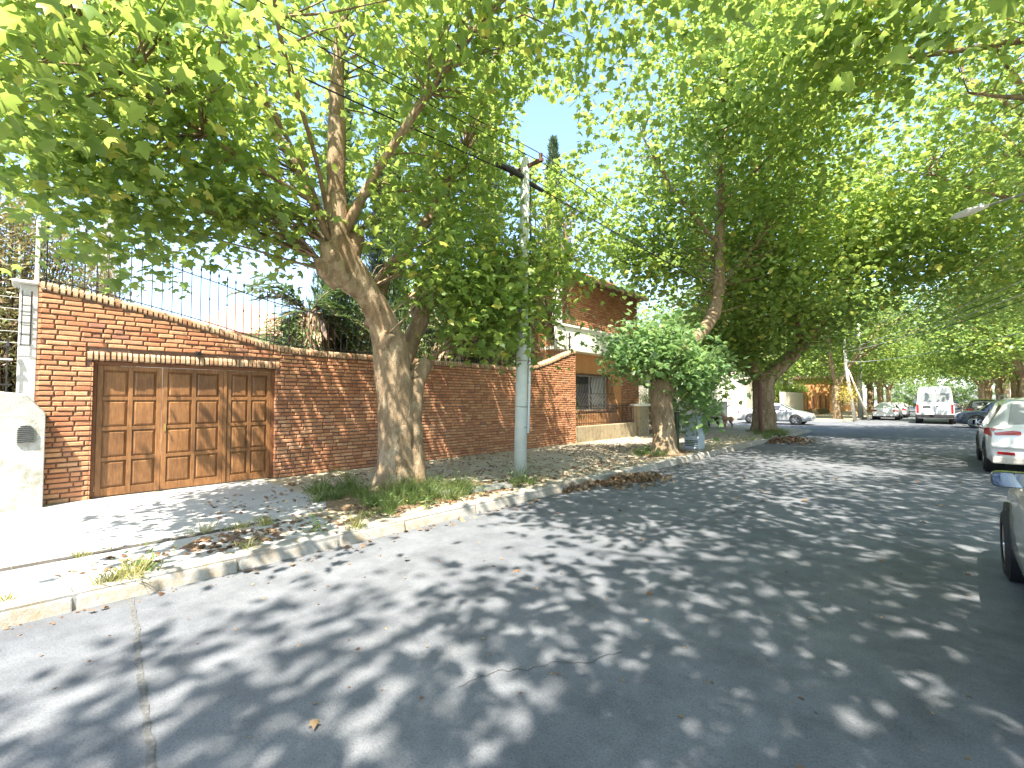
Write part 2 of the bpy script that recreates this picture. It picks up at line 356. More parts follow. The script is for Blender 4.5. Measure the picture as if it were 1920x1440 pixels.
# tree pits
def pit(x, y, rx, ry, seed):
    mb = MB(); n = 28; vs = [(x,y,SZ+0.05)]
    for k in range(n):
        a = 2*math.pi*k/n; r = 1+0.25*noise.noise(Vector((math.cos(a)*1.5+seed, math.sin(a)*1.5, seed)))
        vs.append((x+rx*r*math.cos(a), y+ry*r*math.sin(a), SZ+0.004))
    mb.add(vs, [(0,k+1,(k+1) % n+1) for k in range(n)])
    tag(mb.build('soil_bed', M['soil'], smooth=True), kind='structure')
pit(-6.35, 4.2, 0.95, 1.35, 1); pit(-5.8, 12.5, 0.6, 1.1, 2); pit(-6.2, 24.8, 0.8, 1.3, 3)

# ------------------------------------------------------------ brick walls
def interp(tab, y):
    if y <= tab[0][0]: return tab[0][1]
    for (a, za), (b, zb) in zip(tab, tab[1:]):
        if y <= b:
            u = (y-a)/(b-a); return za + (zb-za)*u
    return tab[-1][1]
TOP = [(0.05,3.37),(0.6,3.30),(1.1,3.20),(1.7,3.08),(2.2,2.97),(2.8,2.82),(3.3,2.72),(3.9,2.68),(5.4,2.67),(10.2,2.66),(10.8,2.72),(11.4,2.86),(12.0,3.04),(12.6,3.25),(13.0,3.38),(13.2,3.42)]
DY0, DY1, DZ = 0.62, 3.28, 2.24
def lay_bricks(mb, x, y0, y1, z0, ztop, holes=(), bh=0.058, jt=0.017, bl=(0.2,0.27), sgn=1, depth=0.022):
    z = z0; row = 0
    while z < 8:
        y = y0 - random.uniform(0, 0.12); any_ = False
        while y < y1:
            L = random.uniform(*bl)
            if random.random() < 0.12: L *= 0.5
            a, b = max(y, y0), min(y+L-0.014, y1)
            y += L
            if b-a < 0.03: continue
            zt = min(ztop(a), ztop(b))
            if z + bh*0.6 > zt: continue
            any_ = True
            segs = [(a, b)]
            for (h0, h1, hz0, hz1) in holes:
                if z + bh > hz0 and z < hz1 - 0.01:
                    ns = []
                    for (p, q) in segs:
                        if q <= h0 or p >= h1: ns.append((p, q)); continue
                        if p < h0-0.02: ns.append((p, h0))
                        if q > h1+0.02: ns.append((h1, q))
                    segs = ns
            for (p, q) in segs:
                if q-p < 0.025: continue
                h = min(bh + random.uniform(-0.004, 0.003), zt-z); dz0 = random.uniform(-0.003, 0.003)
                d = depth + random.uniform(-0.006, 0.007); c = 0.009
                tl = random.uniform(-0.004, 0.004); rl = random.uniform(-0.004, 0.004)
                X0 = x - sgn*0.004; X1 = x + sgn*d
                za, zb = z+dz0, z+h+dz0
                vs = [(X0,p,za),(X0,q,za+rl),(X0,q,zb+rl),(X0,p,zb),
                      (X1-sgn*c*0.8,p+0.002,za+0.002),(X1-sgn*c*0.8,q-0.002,za+rl+0.002),(X1-sgn*c*0.8,q-0.002,zb+rl-0.002),(X1-sgn*c*0.8,p+0.002,zb-0.002),
                      (X1+tl,p+c*1.3,za+c),(X1-tl,q-c*1.3,za+rl+c),(X1-tl,q-c*1.3,zb+rl-c),(X1+tl,p+c*1.3,zb-c)]
                fs = [(8,9,10,11)]
                for o in (0, 4):
                    for k in range(4):
                        k2 = (k+1) % 4; fs.append((o+k,o+k2,o+4+k2,o+4+k))
                mb.add(vs, fs, min(1, max(0, random.gauss(0.5, 0.24))))
        z += bh + jt; row += 1
        if not any_ and row > 3: break
def soldier(mb, x, pts_fn, y0, y1, h, w=0.07, depth=0.035, back=0.3, drop=0.0):
    y = y0
    while y < y1-0.02:
        ww = w*random.uniform(0.85, 1.12); yb = min(y+ww-0.012, y1); zt = pts_fn((y+yb)/2); sl = (pts_fn(yb)-pts_fn(y))/max(yb-y,1e-3)
        t = min(1, max(0, random.gauss(0.5, 0.28))); hh = h*random.uniform(0.93, 1.05); d = depth*random.uniform(0.8, 1.15)
        prof = [(x-back, 0), (x-back, hh*0.93), (x-back+0.03, hh), (x+d-0.035, hh), (x+d-0.01, hh-0.02), (x+d, hh-0.05), (x+d, 0.02), (x+d-0.012, 0)]
        vs = []
        for yy in (y, yb):
            for (px, pz) in prof:
                ins = 0.006 if px > x else 0
                vs.append((px, yy + (ins if yy == y else -ins), zt-hh+pz + sl*(yy-(y+yb)/2)))
        n = len(prof)
        mb.add(vs, [tuple(range(n)), tuple(reversed(range(n, 2*n)))] + [(i,(i+1) % n,(i+1) % n+n,i+n) for i in range(n)], t)
        y += ww
top = lambda y: interp(TOP, y)

wall = thing('brick_wall', (WX-0.15, 6.6, SZ), 'long salmon brick garden wall with a timber garage door and a sloping soldier-brick coping', 'wall')
core = MB()
# core pieces around the opening (front at WX, back at WX-0.3)
def core_piece(y0, y1, z0fn, z1fn, n=1):
    ys = [y0+(y1-y0)*i/n for i in range(n+1)]
    vs = []
    for yy in ys:
        for xx in (WX-0.3, WX): vs += [(xx,yy,z0fn(yy)), (xx,yy,z1fn(yy))]
    fs = []
    for i in range(n):
        a = 4*i; b = 4*i+4
        fs += [(a,a+1,b+1,b),(a+2,b+2,b+3,a+3),(a+1,a+3,b+3,b+1),(a,b,b+2,a+2)]
    fs += [(0,2,3,1), (4*n,4*n+1,4*n+3,4*n+2)]
    core.add(vs, fs)
core_piece(0.06, DY0-0.0, lambda y: 0.0, lambda y: top(y)-0.1, 4)
core_piece(DY1, 13.2, lambda y: 0.0, lambda y: top(y)-0.1, 60)
core_piece(DY0+0.001, DY1-0.001, lambda y: DZ+0.02, lambda y: top(y)-0.1, 16)
put(core, 'wall_core', M['mortar'], wall)
bk = MB()
lay_bricks(bk, WX, 0.05, 13.2, SZ+0.01, lambda y: top(y)-0.125, holes=[(DY0, DY1, 0, DZ+0.02), (0.55, 3.34, DZ-0.02, DZ+0.165)])
# brick jambs in the reveals and the end face
for yj, s in ((DY0, 1), (DY1, -1)):
    z = SZ+0.01
    while z < DZ-0.02:
        bk.box((WX-0.12, min(yj-0.004*s, yj+0.012*s), z), (WX+0.018, max(yj-0.004*s, yj+0.012*s), z+0.058), random.random()); z += 0.075
z = SZ+0.01
while z < 3.3:
    bk.box((WX-0.3, 0.03, z), (WX+0.02, 0.062, z+0.058), random.random())
    bk.box((WX-0.3, 13.197, z), (WX+0.02, 13.222, z+0.058), random.random()); z += 0.075
put(bk, 'brickwork', M['brick'], wall)
cp = MB(); soldier(cp, WX, top, 0.04, 13.22, 0.125, back=0.32, depth=0.045); put(cp, 'coping', M['coping'], wall)
lt = MB(); soldier(lt, WX, lambda y: DZ+0.155, 0.56, 3.33, 0.135, depth=0.04, back=0.12); put(lt, 'lintel', M['coping'], wall)
sp = MB(); sp.box((WX+0.0,1.93,2.44),(WX+0.06,2.02,2.49)); sp.tube([(WX+0.03,1.975,2.465),(WX+0.10,1.975,2.45)], [0.022,0.03], 10)
put(sp, 'spotlight', M['plastic'], wall)
# garage door: frame and three leaves of raised panels
DX = WX-0.10
fr = MB(); fr.box((DX-0.06,DY0+0.013,SZ),(DX+0.03,DY0+0.065,DZ+0.015)); fr.box((DX-0.06,DY1-0.065,SZ),(DX+0.03,DY1-0.013,DZ+0.015))
fr.box((DX-0.06,DY0+0.066,DZ-0.045),(DX+0.028,DY1-0.066,DZ+0.014)); put(fr, 'door_frame', M['doorframe'], wall, bevel=0.004)
def leaf_door(y0, y1, xoff):
    z0, z1 = SZ+0.02, DZ-0.05
    mb = MB(); st = 0.07; W = y1-y0; H = z1-z0; cols, rows = 2, 4; X = DX+xoff
    bot = 0.12
    mb.box((X-0.03,y0,z0),(X-0.012,y1,z1), 0.3)       # backing board
    xs = [y0, y0+st], [y0+W/2-0.03, y0+W/2+0.03], [y1-st, y1]
    for a, b in xs: mb.box((X-0.012,a,z0),(X+0.014,b,z1), random.uniform(0.4,0.9))
    ph = (H - bot - 0.07 - 3*0.055)/4
    zr = [(z0, z0+bot)]; zz = z0+bot; cells = []
    for i in range(4):
        cells.append((zz, zz+ph)); zz += ph
        zr.append((zz, zz+(0.055 if i < 3 else 0.07))); zz += 0.055
    zr[-1] = (zr[-1][0], z1)
    for a, b in zr:
        for (p, q) in ((y0+st+0.001, y0+W/2-0.031), (y0+W/2+0.031, y1-st-0.001)):
            mb.box((X-0.012,p,a),(X+0.0125,q,b), random.uniform(0.3,1.0))
    o = put(mb, 'door_leaf', M['wood'], wall, bevel=0.004)
    for a, b in cells:
        for (p, q) in ((y0+st, y0+W/2-0.03), (y0+W/2+0.03, y1-st)):
            pm = MB(); g = 0.012; c = 0.03
            base = [(X-0.0115,p+g,a+g),(X-0.0115,q-g,a+g),(X-0.0115,q-g,b-g),(X-0.0115,p+g,b-g)]
            low = [(X-0.007,p+g,a+g),(X-0.007,q-g,a+g),(X-0.007,q-g,b-g),(X-0.007,p+g,b-g)]
            up = [(X+0.010,p+g+c,a+g+c),(X+0.010,q-g-c,a+g+c),(X+0.010,q-g-c,b-g-c),(X+0.010,p+g+c,b-g-c)]
            fs = [(8,9,10,11)] + [(o_+k,o_+(k+1) % 4,o_+4+(k+1) % 4,o_+4+k) for o_ in (0,4) for k in range(4)]
            pm.add(base+low+up, fs, random.uniform(0.0, 0.9)); pn = put(pm, 'panel', M['wood'], wall); 
            pn.parent = o; 
    return o
a, b = DY0+0.07, DY1-0.07
l1 = leaf_door(a, 1.50, 0.0); l2 = leaf_door(1.506, 2.40, 0.008); l3 = leaf_door(2.46, b, 0.0)
pm = MB(); pm.box((DX-0.02,2.405,SZ+0.02),(DX+0.03,2.455,DZ-0.05), 0.7); put(pm, 'door_post', M['wood'], wall, bevel=0.004)
hd = MB(); hd.box((DX+0.024,1.535,1.12),(DX+0.03,1.565,1.25)); hd.tube([(DX+0.03,1.55,1.2),(DX+0.065,1.55,1.2),(DX+0.07,1.55,1.15)], 0.008, 8)
h = put(hd, 'handle', M['brass'], wall); h.parent = l2

# ------------------------------------------------------------ iron railing on the wall
RX = WX-0.16
RT = [(0.05,1.0),(2.0,0.98),(3.3,1.0),(5,0.9),(10.3,0.75),(13.1,0.62)]
rail = thing('iron_railing', (RX, 6.5, 2.68), 'thin black wrought-iron railing with spiked bars on top of the brick wall', 'railing')
mb = MB(); ys = np.linspace(0.08, 13.1, 90)
hgt = lambda y: interp(RT, y)
mb.tube([(RX, y, top(y)+hgt(y)-0.14) for y in ys], 0.009, 6); put(mb, 'top_rail', M['iron'], rail)
mb = MB(); mb.tube([(RX, y, top(y)+0.07) for y in ys], 0.009, 6); put(mb, 'bottom_rail', M['iron'], rail)
bars = {}
y = 0.1; i = 0
while y < 13.1:
    hh = hgt(y); key = (round(hh, 1), i % 2)
    if key not in bars:
        mb = MB(); H = key[0]
        mb.tube([(0,0,-0.01),(0,0,H-0.05)], 0.007, 6); mb.tube([(0,0,H-0.05),(0,0,H-0.02),(0,0,H+0.05)], [0.009,0.018,0.002], 6)
        mb.tube([(0,0,H-0.15),(0,0,H-0.135),(0,0,H-0.12)], [0.008,0.016,0.008], 6)
        if key[1]: mb.tube([(0,0,H*0.5-0.02),(0,0,H*0.5),(0,0,H*0.5+0.02)], [0.008,0.018,0.008], 6)
        o = mb.build('bar', M['iron'], rail); bars[key] = o
    else:
        o = bars[key].copy(); col.objects.link(o); o.parent = rail
    o.location = (0, y-6.5, top(y)-2.68); y += 0.138; i += 1
# wrought scroll ornament at the right end
mb = MB()
for s in (1, -1):
    mb.tube([(RX+0.0, 13.12+0.09*math.cos(t)*(1-t/9)*1.0, 3.72+s*0.13+0.09*s*math.sin(t)*(1-t/9)) for t in np.linspace(0, 6, 18)], 0.02, 6)
mb.tube([(RX,13.12,3.42),(RX,13.12,4.05)], 0.02, 6)
put(mb, 'scroll_ornament', M['iron'], rail)

# ------------------------------------------------------------ neighbour's white wall on the left
nw = thing('plaster_wall', (-9.3, -2.0, SZ), 'low flaking white plaster wall with an arched meter grille, left of the brick wall', 'wall')
mb = MB(); pts = []
vs = []; n = 30
for i in range(n+1):
    y = -6 + 6.14*i/n; zt = 1.78 + 0.05*noise.noise(Vector((y*3,0,0))) + (0.0 if i < n else -0.12)
    if y > -0.1: zt -= (y+0.1)*0.9
    vs += [(-9.5,y,0.0),(-9.5,y,zt),(-9.22+0.012*noise.noise(Vector((y*4,2,0))),y,zt-0.02),(-9.20,y,0.0)]
fs = []
for i in range(n):
    a = 4*i; b = a+4; fs += [(a,b,b+1,a+1),(a+1,b+1,b+2,a+2),(a+2,b+2,b+3,a+3)]
fs += [(0,1,2,3),(4*n,4*n+3,4*n+2,4*n+1)]
mb.add(vs, fs); put(mb, 'wall_face', M['flake'], nw, bevel=0.01)
mb = MB(); arc = [(-0.135,1.05),(0.035,1.05)] + [(-0.05+0.085*math.cos(t), 1.22+0.085*math.sin(t)) for t in np.linspace(0, math.pi, 9)]
mb.prism(arc, 'x', -9.22, -9.188); g = put(mb, 'meter_grille', M['grille'], nw)
mb = MB()
for k in range(9):
    z = 1.065+k*0.027; hw = 0.08 if z < 1.22 else math.sqrt(max(0.0001, 0.08**2-(z-1.22)**2))
    mb.box((-9.189,-0.05-hw,z),(-9.178,-0.05+hw,z+0.011))
mm = put(mb, 'slat', M['iron'], nw); mm.parent = g
mb = MB(); mb.box((-9.8,-0.16,0.1),(-9.47,0.028,3.30)); mb2 = MB(); mb2.box((-9.86,-0.24,3.301),(-9.42,0.035,3.36)); 
pil = thing('gate_pillar', (-9.6,-0.06,SZ), 'tall narrow white pillar with a cap where the brick wall begins', 'pillar')
put(mb, 'shaft', M['white'], pil, bevel=0.01); put(mb2, 'cap', M['white'], pil, bevel=0.02)
mb = MB(); mb.box((-9.62,-0.02,3.361),(-9.54,0.03,4.28)); tag(mb.build('white_post', M['white'], bevel=0.008), 'thin white post rising from the cap of the white pillar', 'post')
# electric fence
ef = thing('electric_fence', (-9.42,-0.1,2.4), 'electric fence of pale wires on a dark bracket fixed to the white pillar', 'electric fence')
mb = MB(); mb.tube([(-9.42,-0.04,2.42),(-9.42,-0.04,3.2)], 0.009, 6); mb.tube([(-9.42,-0.13,2.42),(-9.42,-0.13,3.2)], 0.006, 6)
for k in range(6): z = 2.43+k*0.14; mb.tube([(-9.42,-0.13,z),(-9.42,-0.04,z)], 0.006, 6)
put(mb, 'bracket', M['iron'], ef)
for k in range(5):
    mb = MB(); z = 2.45+k*0.16; mb.tube([(-9.42,-0.1-0.6*i,z-0.01*math.sin(i*math.pi/10)) for i in range(11)], 0.004, 5); put(mb, 'wire', M['pcable'], ef)
# low iron fence over the white wall
fe = thing('iron_fence', (-9.4,-2,1.75), 'short iron fence with spear tips on the flaking white wall at the left edge', 'fence')
for z in (1.85, 2.2):
    mb = MB(); mb.box((-9.41,-6,z),(-9.39,-0.2,z+0.025)); put(mb, 'rail', M['pcable'] if z > 2 else M['iron'], fe)
mb = MB(); mb.tube([(0,0,0),(0,0,0.62)], 0.009, 6); mb.tube([(0,0,0.62),(0,0,0.66),(0,0,0.75)], [0.01,0.028,0.002], 6)
proto = mb.build('bar', M['iron'], fe); proto.location = (0,1.75,-0.02)
for k in range(1, 34):
    o = proto.copy(); col.objects.link(o); o.parent = fe; o.location = (0,1.75-k*0.125,-0.02)

# ------------------------------------------------------------ leaves and trees
def basis(nrm, tip):
    n = nrm/np.linalg.norm(nrm, axis=1, keepdims=True)
    t = tip - n*np.sum(tip*n, axis=1, keepdims=True); t /= np.linalg.norm(t, axis=1, keepdims=True)+1e-9
    return n, t, np.cross(t, n)
_h = [(0.0,0.0,0),(0.16,-0.10,-0.03),(0.40,0.02,-0.07),(0.30,0.22,-0.02),(0.56,0.48,-0.10),(0.27,0.52,-0.02),(0.20,0.68,-0.02),(0.0,1.0,-0.12)]
LEAF5 = np.array(_h + [(-a,b,c) for a,b,c in _h[1:-1]][::-1] + [(0.0,0.38,0.06)])
L5F = [(i,(i+1) % 14,14) for i in range(14)]
LEAF3 = np.array([(0,0,0),(0.34,0.05,-0.05),(0.46,0.5,-0.08),(0,1.0,-0.1),(-0.46,0.5,-0.08),(-0.34,0.05,-0.05),(0,0.42,0.06)])
L3F = [(i,(i+1) % 6,6) for i in range(6)]
NEEDLE = np.array([(-0.08,0,0),(0.08,0,0),(0.10,0.6,0),(0,1,0),(-0.10,0.6,0)]); NF = [(0,1,2,3,4)]
LANCE = np.array([(0,0,0),(0.14,0.35,-0.03),(0.1,0.7,-0.05),(0,1,-0.1),(-0.1,0.7,-0.05),(-0.14,0.35,-0.03)]); LF = [(0,1,2,3),(0,3,4,5)]
def leaves_mesh(name, P, size, m, parent, shape='5', nrm=None, tip=None, tintv=None, up=0.9, rg=None, droop=0.5):
    rg = rg or rng
    n = len(P); T, F = {'5': (LEAF5, L5F), '3': (LEAF3, L3F), 'n': (NEEDLE, NF), 'l': (LANCE, LF)}[shape]
    if nrm is None:
        nrm = rg.normal(0, 1, (n,3)); nrm[:,2] = np.abs(nrm[:,2])*0.6 + up
    if tip is None:
        tip = rg.normal(0, 1, (n,3)); tip[:,2] -= droop
    N, Tt, S = basis(nrm, tip)
    sz = np.asarray(size if not np.isscalar(size) else np.full(n, size))*rg.uniform(0.5, 1.15, n)
    wv = rg.uniform(0.7, 1.1, n); cz = rg.uniform(-0.6, 2.8, n)
    V = P[:,None,:] + sz[:,None,None]*(T[None,:,0:1]*wv[:,None,None]*S[:,None,:] + T[None,:,1:2]*Tt[:,None,:] + T[None,:,2:3]*cz[:,None,None]*N[:,None,:])
    k = len(T); V = V.reshape(-1,3)
    me = bpy.data.meshes.new(name); ls = len(F[0]); nf = len(F)*n
    fi = (np.array(F)[None,:,:] + (np.arange(n)*k)[:,None,None]).reshape(-1)
    me.vertices.add(len(V)); me.vertices.foreach_set('co', V.astype(np.float32).ravel())
    me.loops.add(len(fi)); me.loops.foreach_set('vertex_index', fi.astype(np.int32))
    me.polygons.add(nf); me.polygons.foreach_set('loop_start', (np.arange(nf)*ls).astype(np.int32))
    me.update(calc_edges=True); me.materials.append(m)
    if tintv is None: tintv = np.clip(rg.normal(0.45, 0.22, n), 0, 1)
    at = me.attributes.new('tint', 'FLOAT', 'POINT'); at.data.foreach_set('value', np.repeat(tintv, k).astype(np.float32))
    o = bpy.data.objects.new(name, me); col.objects.link(o)
    if parent: o.parent = parent
    return o
def resample(pts, rad, step=0.25):
    P = [Vector(p) for p in pts]; out = []; ro = []
    for i in range(len(P)-1):
        p0 = P[max(i-1,0)]; p1 = P[i]; p2 = P[i+1]; p3 = P[min(i+2,len(P)-1)]
        n = max(1, int((p2-p1).length/step))
        for k in range(n):
            t = k/n
            q = 0.5*((2*p1)+(-p0+p2)*t+(2*p0-5*p1+4*p2-p3)*t*t+(-p0+3*p1-3*p2+p3)*t**3)
            out.append(q); ro.append(rad[i]*(1-t)+rad[i+1]*t)
    out.append(P[-1]); ro.append(rad[-1]); return out, ro
CAM = np.array([0,0,1.65])
def make_tree(loc, label, trunk, limbs, blobs, seed, leafm, shape='5', size=0.17, per=30, group=None, branchm=None, trunkm=None,
              sig=(0.42,0.42,0.24), name='plane_tree', remesh=0.03, twig=True, clear=2.0, up=0.9, tintmu=0.45, gaps=()):
    """trunk/limbs in world coordinates; blobs: (cx,cy,cz,rx,ry,rz,clusters)"""
    rg = np.random.default_rng(seed); root = thing(name, loc, label, 'tree', group)
    mb = MB()
    for (pts, rad) in trunk:
        p, r = resample(pts, rad, 0.14); mb.tube(p, r, 20, wob=0.16, seed=seed)
    o = put(mb, 'trunk', trunkm or M['bark'], root, smooth=True)
    if remesh:
        rm = o.modifiers.new('join', 'REMESH'); rm.mode = 'VOXEL'; rm.voxel_size = remesh; rm.use_smooth_shade = True
    skel = []
    mb = MB()
    for (pts, rad) in limbs:
        p, r = resample(pts, rad, 0.3); mb.tube(p, r, 9, wob=0.14, seed=seed+3); skel += [np.array(q) for q in p[1:]]
    for (pts, rad) in trunk:
        p, r = resample(pts, rad, 0.3); skel += [np.array(q) for q in p if q.z > 2.0]
    C = []
    for (cx,cy,cz,rx,ry,rz,nc) in blobs:
        d = rg.normal(0,1,(nc,3)); d /= np.linalg.norm(d,axis=1,keepdims=True); rr = rg.uniform(0,1,(nc,1))**0.42
        C.append(np.array([cx,cy,cz]) + d*rr*np.array([rx,ry,rz]))
    C = np.concatenate(C)
    keep = np.linalg.norm(C-CAM, axis=1) > clear+0.8; C = C[keep]
    def outside(Q, extra=0.0):
        ok = np.ones(len(Q), bool)
        for (a, b, rr) in gaps:
            a = np.array(a); b = np.array(b); ab = b-a; t = np.clip((Q-a)@ab/(ab@ab), 0, 1)
            ok &= np.linalg.norm(Q-(a+t[:,None]*ab), axis=1) > rr+extra
        return ok
    C = C[outside(C, 0.15)]
    if twig and skel:
        S = np.array(skel)
        for c in C:
            dd = np.linalg.norm(S-c, axis=1) + np.maximum(0, S[:,2]-c[2]+0.2)*2.0
            s = S[np.argmin(dd)]; L = np.linalg.norm(c-s)
            if L < 0.15 or L > 1.9: continue
            j = rg.normal(0, 0.09*L, 3); m1 = s*0.55+c*0.45 + j + np.array([0,0,0.10*L])
            mb.tube([s, m1, c + np.array([0,0,0.05])], [0.009+0.008*L, 0.008+0.004*L, 0.004], 4, cap=False)
    put(mb, 'branches', branchm or trunkm or M['bark'], root, smooth=True)
    n = len(C)*per; base = np.repeat(C, per, axis=0); P = base + rg.normal(0,1,(n,3))*np.array(sig)
    P = P[np.linalg.norm(P-CAM,axis=1) > clear]
    P = P[outside(P)]
    clump = 0.12*np.sin(P[:,0]*1.9+seed)*np.sin(P[:,1]*2.3)*np.sin(P[:,2]*2.1+1)
    tv = np.clip(rg.normal(tintmu,0.3,len(P)) + clump, 0, 0.97); tv[rg.random(len(P)) < 0.012] = 1.0
    lo = leaves_mesh('crown', P - np.array(root.location), size, leafm, root, shape, rg=rg, tintv=tv, up=up)
    return root

GAPX = ((-2.4,3.0,4.0),(-16.0,19.5,16.6),0.6)   # open sky between the two crowns
# --- the big plane tree in front of the wall
x = -6.85
T1_trunk = [
 ([(x,4.30,0.0),(x,4.32,0.25),(x+0.02,4.33,0.9),(x,4.30,1.6),(x,4.24,2.3),(x,4.05,2.95),(x,3.72,3.45),(x,3.36,3.9),(x,3.22,4.18)],[0.46,0.36,0.30,0.30,0.30,0.235,0.21,0.215,0.18]),
 ([(x,3.75,3.4),(x+0.06,3.32,3.55),(x+0.08,3.08,3.9),(x+0.06,3.0,4.05)],[0.17,0.15,0.13,0.09]),
 ([(x,3.24,4.0),(x,3.22,4.7),(x,3.20,5.4),(x,3.2,6.1)],[0.19,0.15,0.14,0.125]),
 ([(x+0.2,4.64,0.0),(x+0.17,4.62,0.3),(x+0.12,4.60,1.2),(x+0.08,4.66,1.9),(x+0.05,4.78,2.2)],[0.24,0.18,0.15,0.15,0.17]),
 ([(x+0.05,4.74,2.1),(x+0.06,4.86,2.28),(x+0.1,4.93,2.38)],[0.16,0.14,0.10]),
 ([(x-0.2,4.5,2.2),(x-0.25,4.8,2.75),(x-0.2,4.95,3.15),(x-0.18,4.97,3.4)],[0.2,0.15,0.17,0.12]),
 ([(x+0.02,3.25,3.45),(x+0.05,3.0,3.62),(x+0.02,2.93,3.8)],[0.12,0.11,0.07]),
 ([(x,3.45,4.0),(x,3.55,4.3),(x+0.02,3.6,4.42)],[0.17,0.13,0.08]),
 ([(x+0.1,4.05,2.6),(x+0.28,4.0,2.75)],[0.16,0.09]),
 ([(x-0.15,4.0,2.9),(x-0.3,4.12,3.5),(x-0.42,4.35,3.95)],[0.2,0.16,0.12]),
]
T1_limbs = [
 ([(-7.25,4.3,3.85),(-7.3,5.13,4.97),(-7.3,5.99,6.45),(-7.3,6.59,7.99),(-7.3,7.25,9.9)],[0.12,0.10,0.09,0.075,0.04]),
 ([(-7.1,3.4,3.9),(-7.5,2.92,5.33),(-7.6,2.46,6.1),(-7.6,2.2,7.6)],[0.1,0.07,0.06,0.035]),
 ([(x,3.2,6.0),(x,3.2,6.7),(x+0.05,3.3,8.0),(x+0.2,3.6,9.6)],[0.125,0.11,0.08,0.03]),
 ([(-6.8,3.1,4.05),(-6.5,2.65,4.5),(-6.4,2.09,4.62),(-6.2,1.3,4.75),(-5.9,0.3,5.0)],[0.05,0.035,0.03,0.025,0.012]),
 ([(-6.8,3.1,4.05),(-6.6,2.7,4.8),(-6.5,2.1,5.6),(-6.3,1.2,6.6)],[0.035,0.03,0.025,0.012]),
 ([(-6.8,3.15,4.1),(-6.2,2.6,5.0),(-5.4,1.8,6.0),(-4.4,1.4,6.8)],[0.035,0.03,0.025,0.012]),
 ([(x,3.3,4.2),(-6.3,3.6,5.2),(-5.2,4.0,6.4),(-4.0,4.4,7.4),(-3.0,4.8,8.0)],[0.09,0.07,0.05,0.035,0.02]),
 ([(-4.0,4.4,7.4),(-2.9,3.6,7.5),(-1.4,2.8,7.7)],[0.04,0.03,0.012]),([(-4.0,4.4,7.4),(-3.0,5.6,8.3),(-2.0,7.4,8.7)],[0.04,0.03,0.012]),
 ([(-6.8,4.9,2.35),(-6.4,5.6,2.9),(-6.0,6.4,3.2),(-5.7,7.2,3.2)],[0.05,0.035,0.025,0.012]),
 ([(-7.0,4.95,3.3),(-6.7,5.9,4.0),(-6.4,7.0,4.6),(-6.0,8.2,4.8)],[0.07,0.05,0.035,0.015]),
 ([(-7.2,4.9,3.3),(-7.8,5.6,4.4),(-8.6,6.4,5.6)],[0.07,0.05,0.02]),
]
T1_blobs = [
 (-6.6,4.4,7.2, 3.0,3.7,1.9, 195), (-4.6,4.8,7.3, 2.8,3.3,1.3, 90), (-1.9,2.9,7.6,1.7,2.2,0.7,100),
 (-6.9,1.6,5.4, 2.1,2.3,1.4, 90), (-5.6,0.4,5.2, 1.6,1.4,1.1, 45), (-4.7,-0.5,4.3, 0.7,0.6,0.6, 22),
 (-6.9,2.4,4.15, 0.8,1.1,0.45, 34), (-7.0,0.9,4.15,1.0,0.9,0.5,32), (-6.4,-0.3,4.3,0.9,0.7,0.6,26), (-2.0,6.0,8.6,2.0,3.6,0.9,95), (-6.6,9.0,6.4,0.9,1.0,1.0,30), (-7.2,0.7,3.65,0.5,0.35,0.3,10),
 (-6.6,6.3,4.3, 1.3,1.7,1.0, 80), (-6.1,6.1,3.35, 0.8,1.3,0.7, 50), (-6.2,5.5,2.85, 0.45,0.6,0.35, 16), (-7.2,7.6,7.4,1.3,1.6,1.3,40), (-6.2,7.9,4.6,0.9,1.1,0.7,34),
 (-7.8,6.4,6.2, 1.5,1.9,1.3, 70), (-6.4,4.0,4.8, 0.8,0.9,0.5, 22), (-6.1,4.6,3.9,0.5,0.6,0.5,14),
]
make_tree((-6.85,4.3,0), 'big mottled plane tree with knobbly pollarded forks, between garage door and utility pole', T1_trunk, T1_limbs, T1_blobs, 11, M['leaf'], size=0.16, per=30,
  gaps=[((-6.85,3.3,4.0),(-3.6,1.7,3.0),0.42),((-6.85,3.2,4.9),(-3.6,1.7,3.45),0.30),((-6.85,3.2,5.8),(-3.6,1.7,3.85),0.26),((-6.85,3.2,6.6),(-3.6,1.7,4.25),0.22),
        ((-6.7,3.8,3.4),(-3.6,2.1,2.6),0.45),((-6.7,4.9,3.1),(-4.0,2.9,2.5),0.30),((-7.3,5.2,5.1),(-4,2.9,3.8),0.16),((-7.3,6.3,7.2),(-4,3.5,4.9),0.16), GAPX])

# --- second tree: low bushy sprouts over a short thick trunk and a tall pale limb
T2_trunk = [([(-5.8,12.4,0.0),(-5.8,12.4,0.3),(-5.82,12.4,1.0),(-5.85,12.35,1.7),(-5.8,12.4,2.2)],[0.52,0.36,0.3,0.32,0.34]),
            ([(-5.8,12.5,1.8),(-5.7,13.1,2.9),(-5.7,15.6,4.2),(-5.7,16.6,5.4),(-5.7,16.9,8.3),(-5.7,17.2,10.4),(-5.6,18.4,13.4)],[0.3,0.2,0.21,0.2,0.16,0.13,0.06])]
T2_limbs = [([(-5.7,16.9,8.3),(-5.2,15.6,9.8),(-4.6,14.4,11.4)],[0.09,0.07,0.03]), ([(-5.7,16.8,7.2),(-6.6,15.4,8.8),(-7.2,14.0,10.6)],[0.09,0.06,0.03]),
            ([(-5.7,16.9,8.6),(-4.4,17.8,10.2),(-3.0,18.6,11.8)],[0.09,0.06,0.03]), ([(-5.7,16.6,5.6),(-5.0,17.8,7.0),(-4.0,18.8,8.8)],[0.1,0.07,0.03]),
            ([(-5.7,17.2,10.2),(-6.6,18.6,11.6),(-7.2,19.6,13.0)],[0.08,0.05,0.03])]
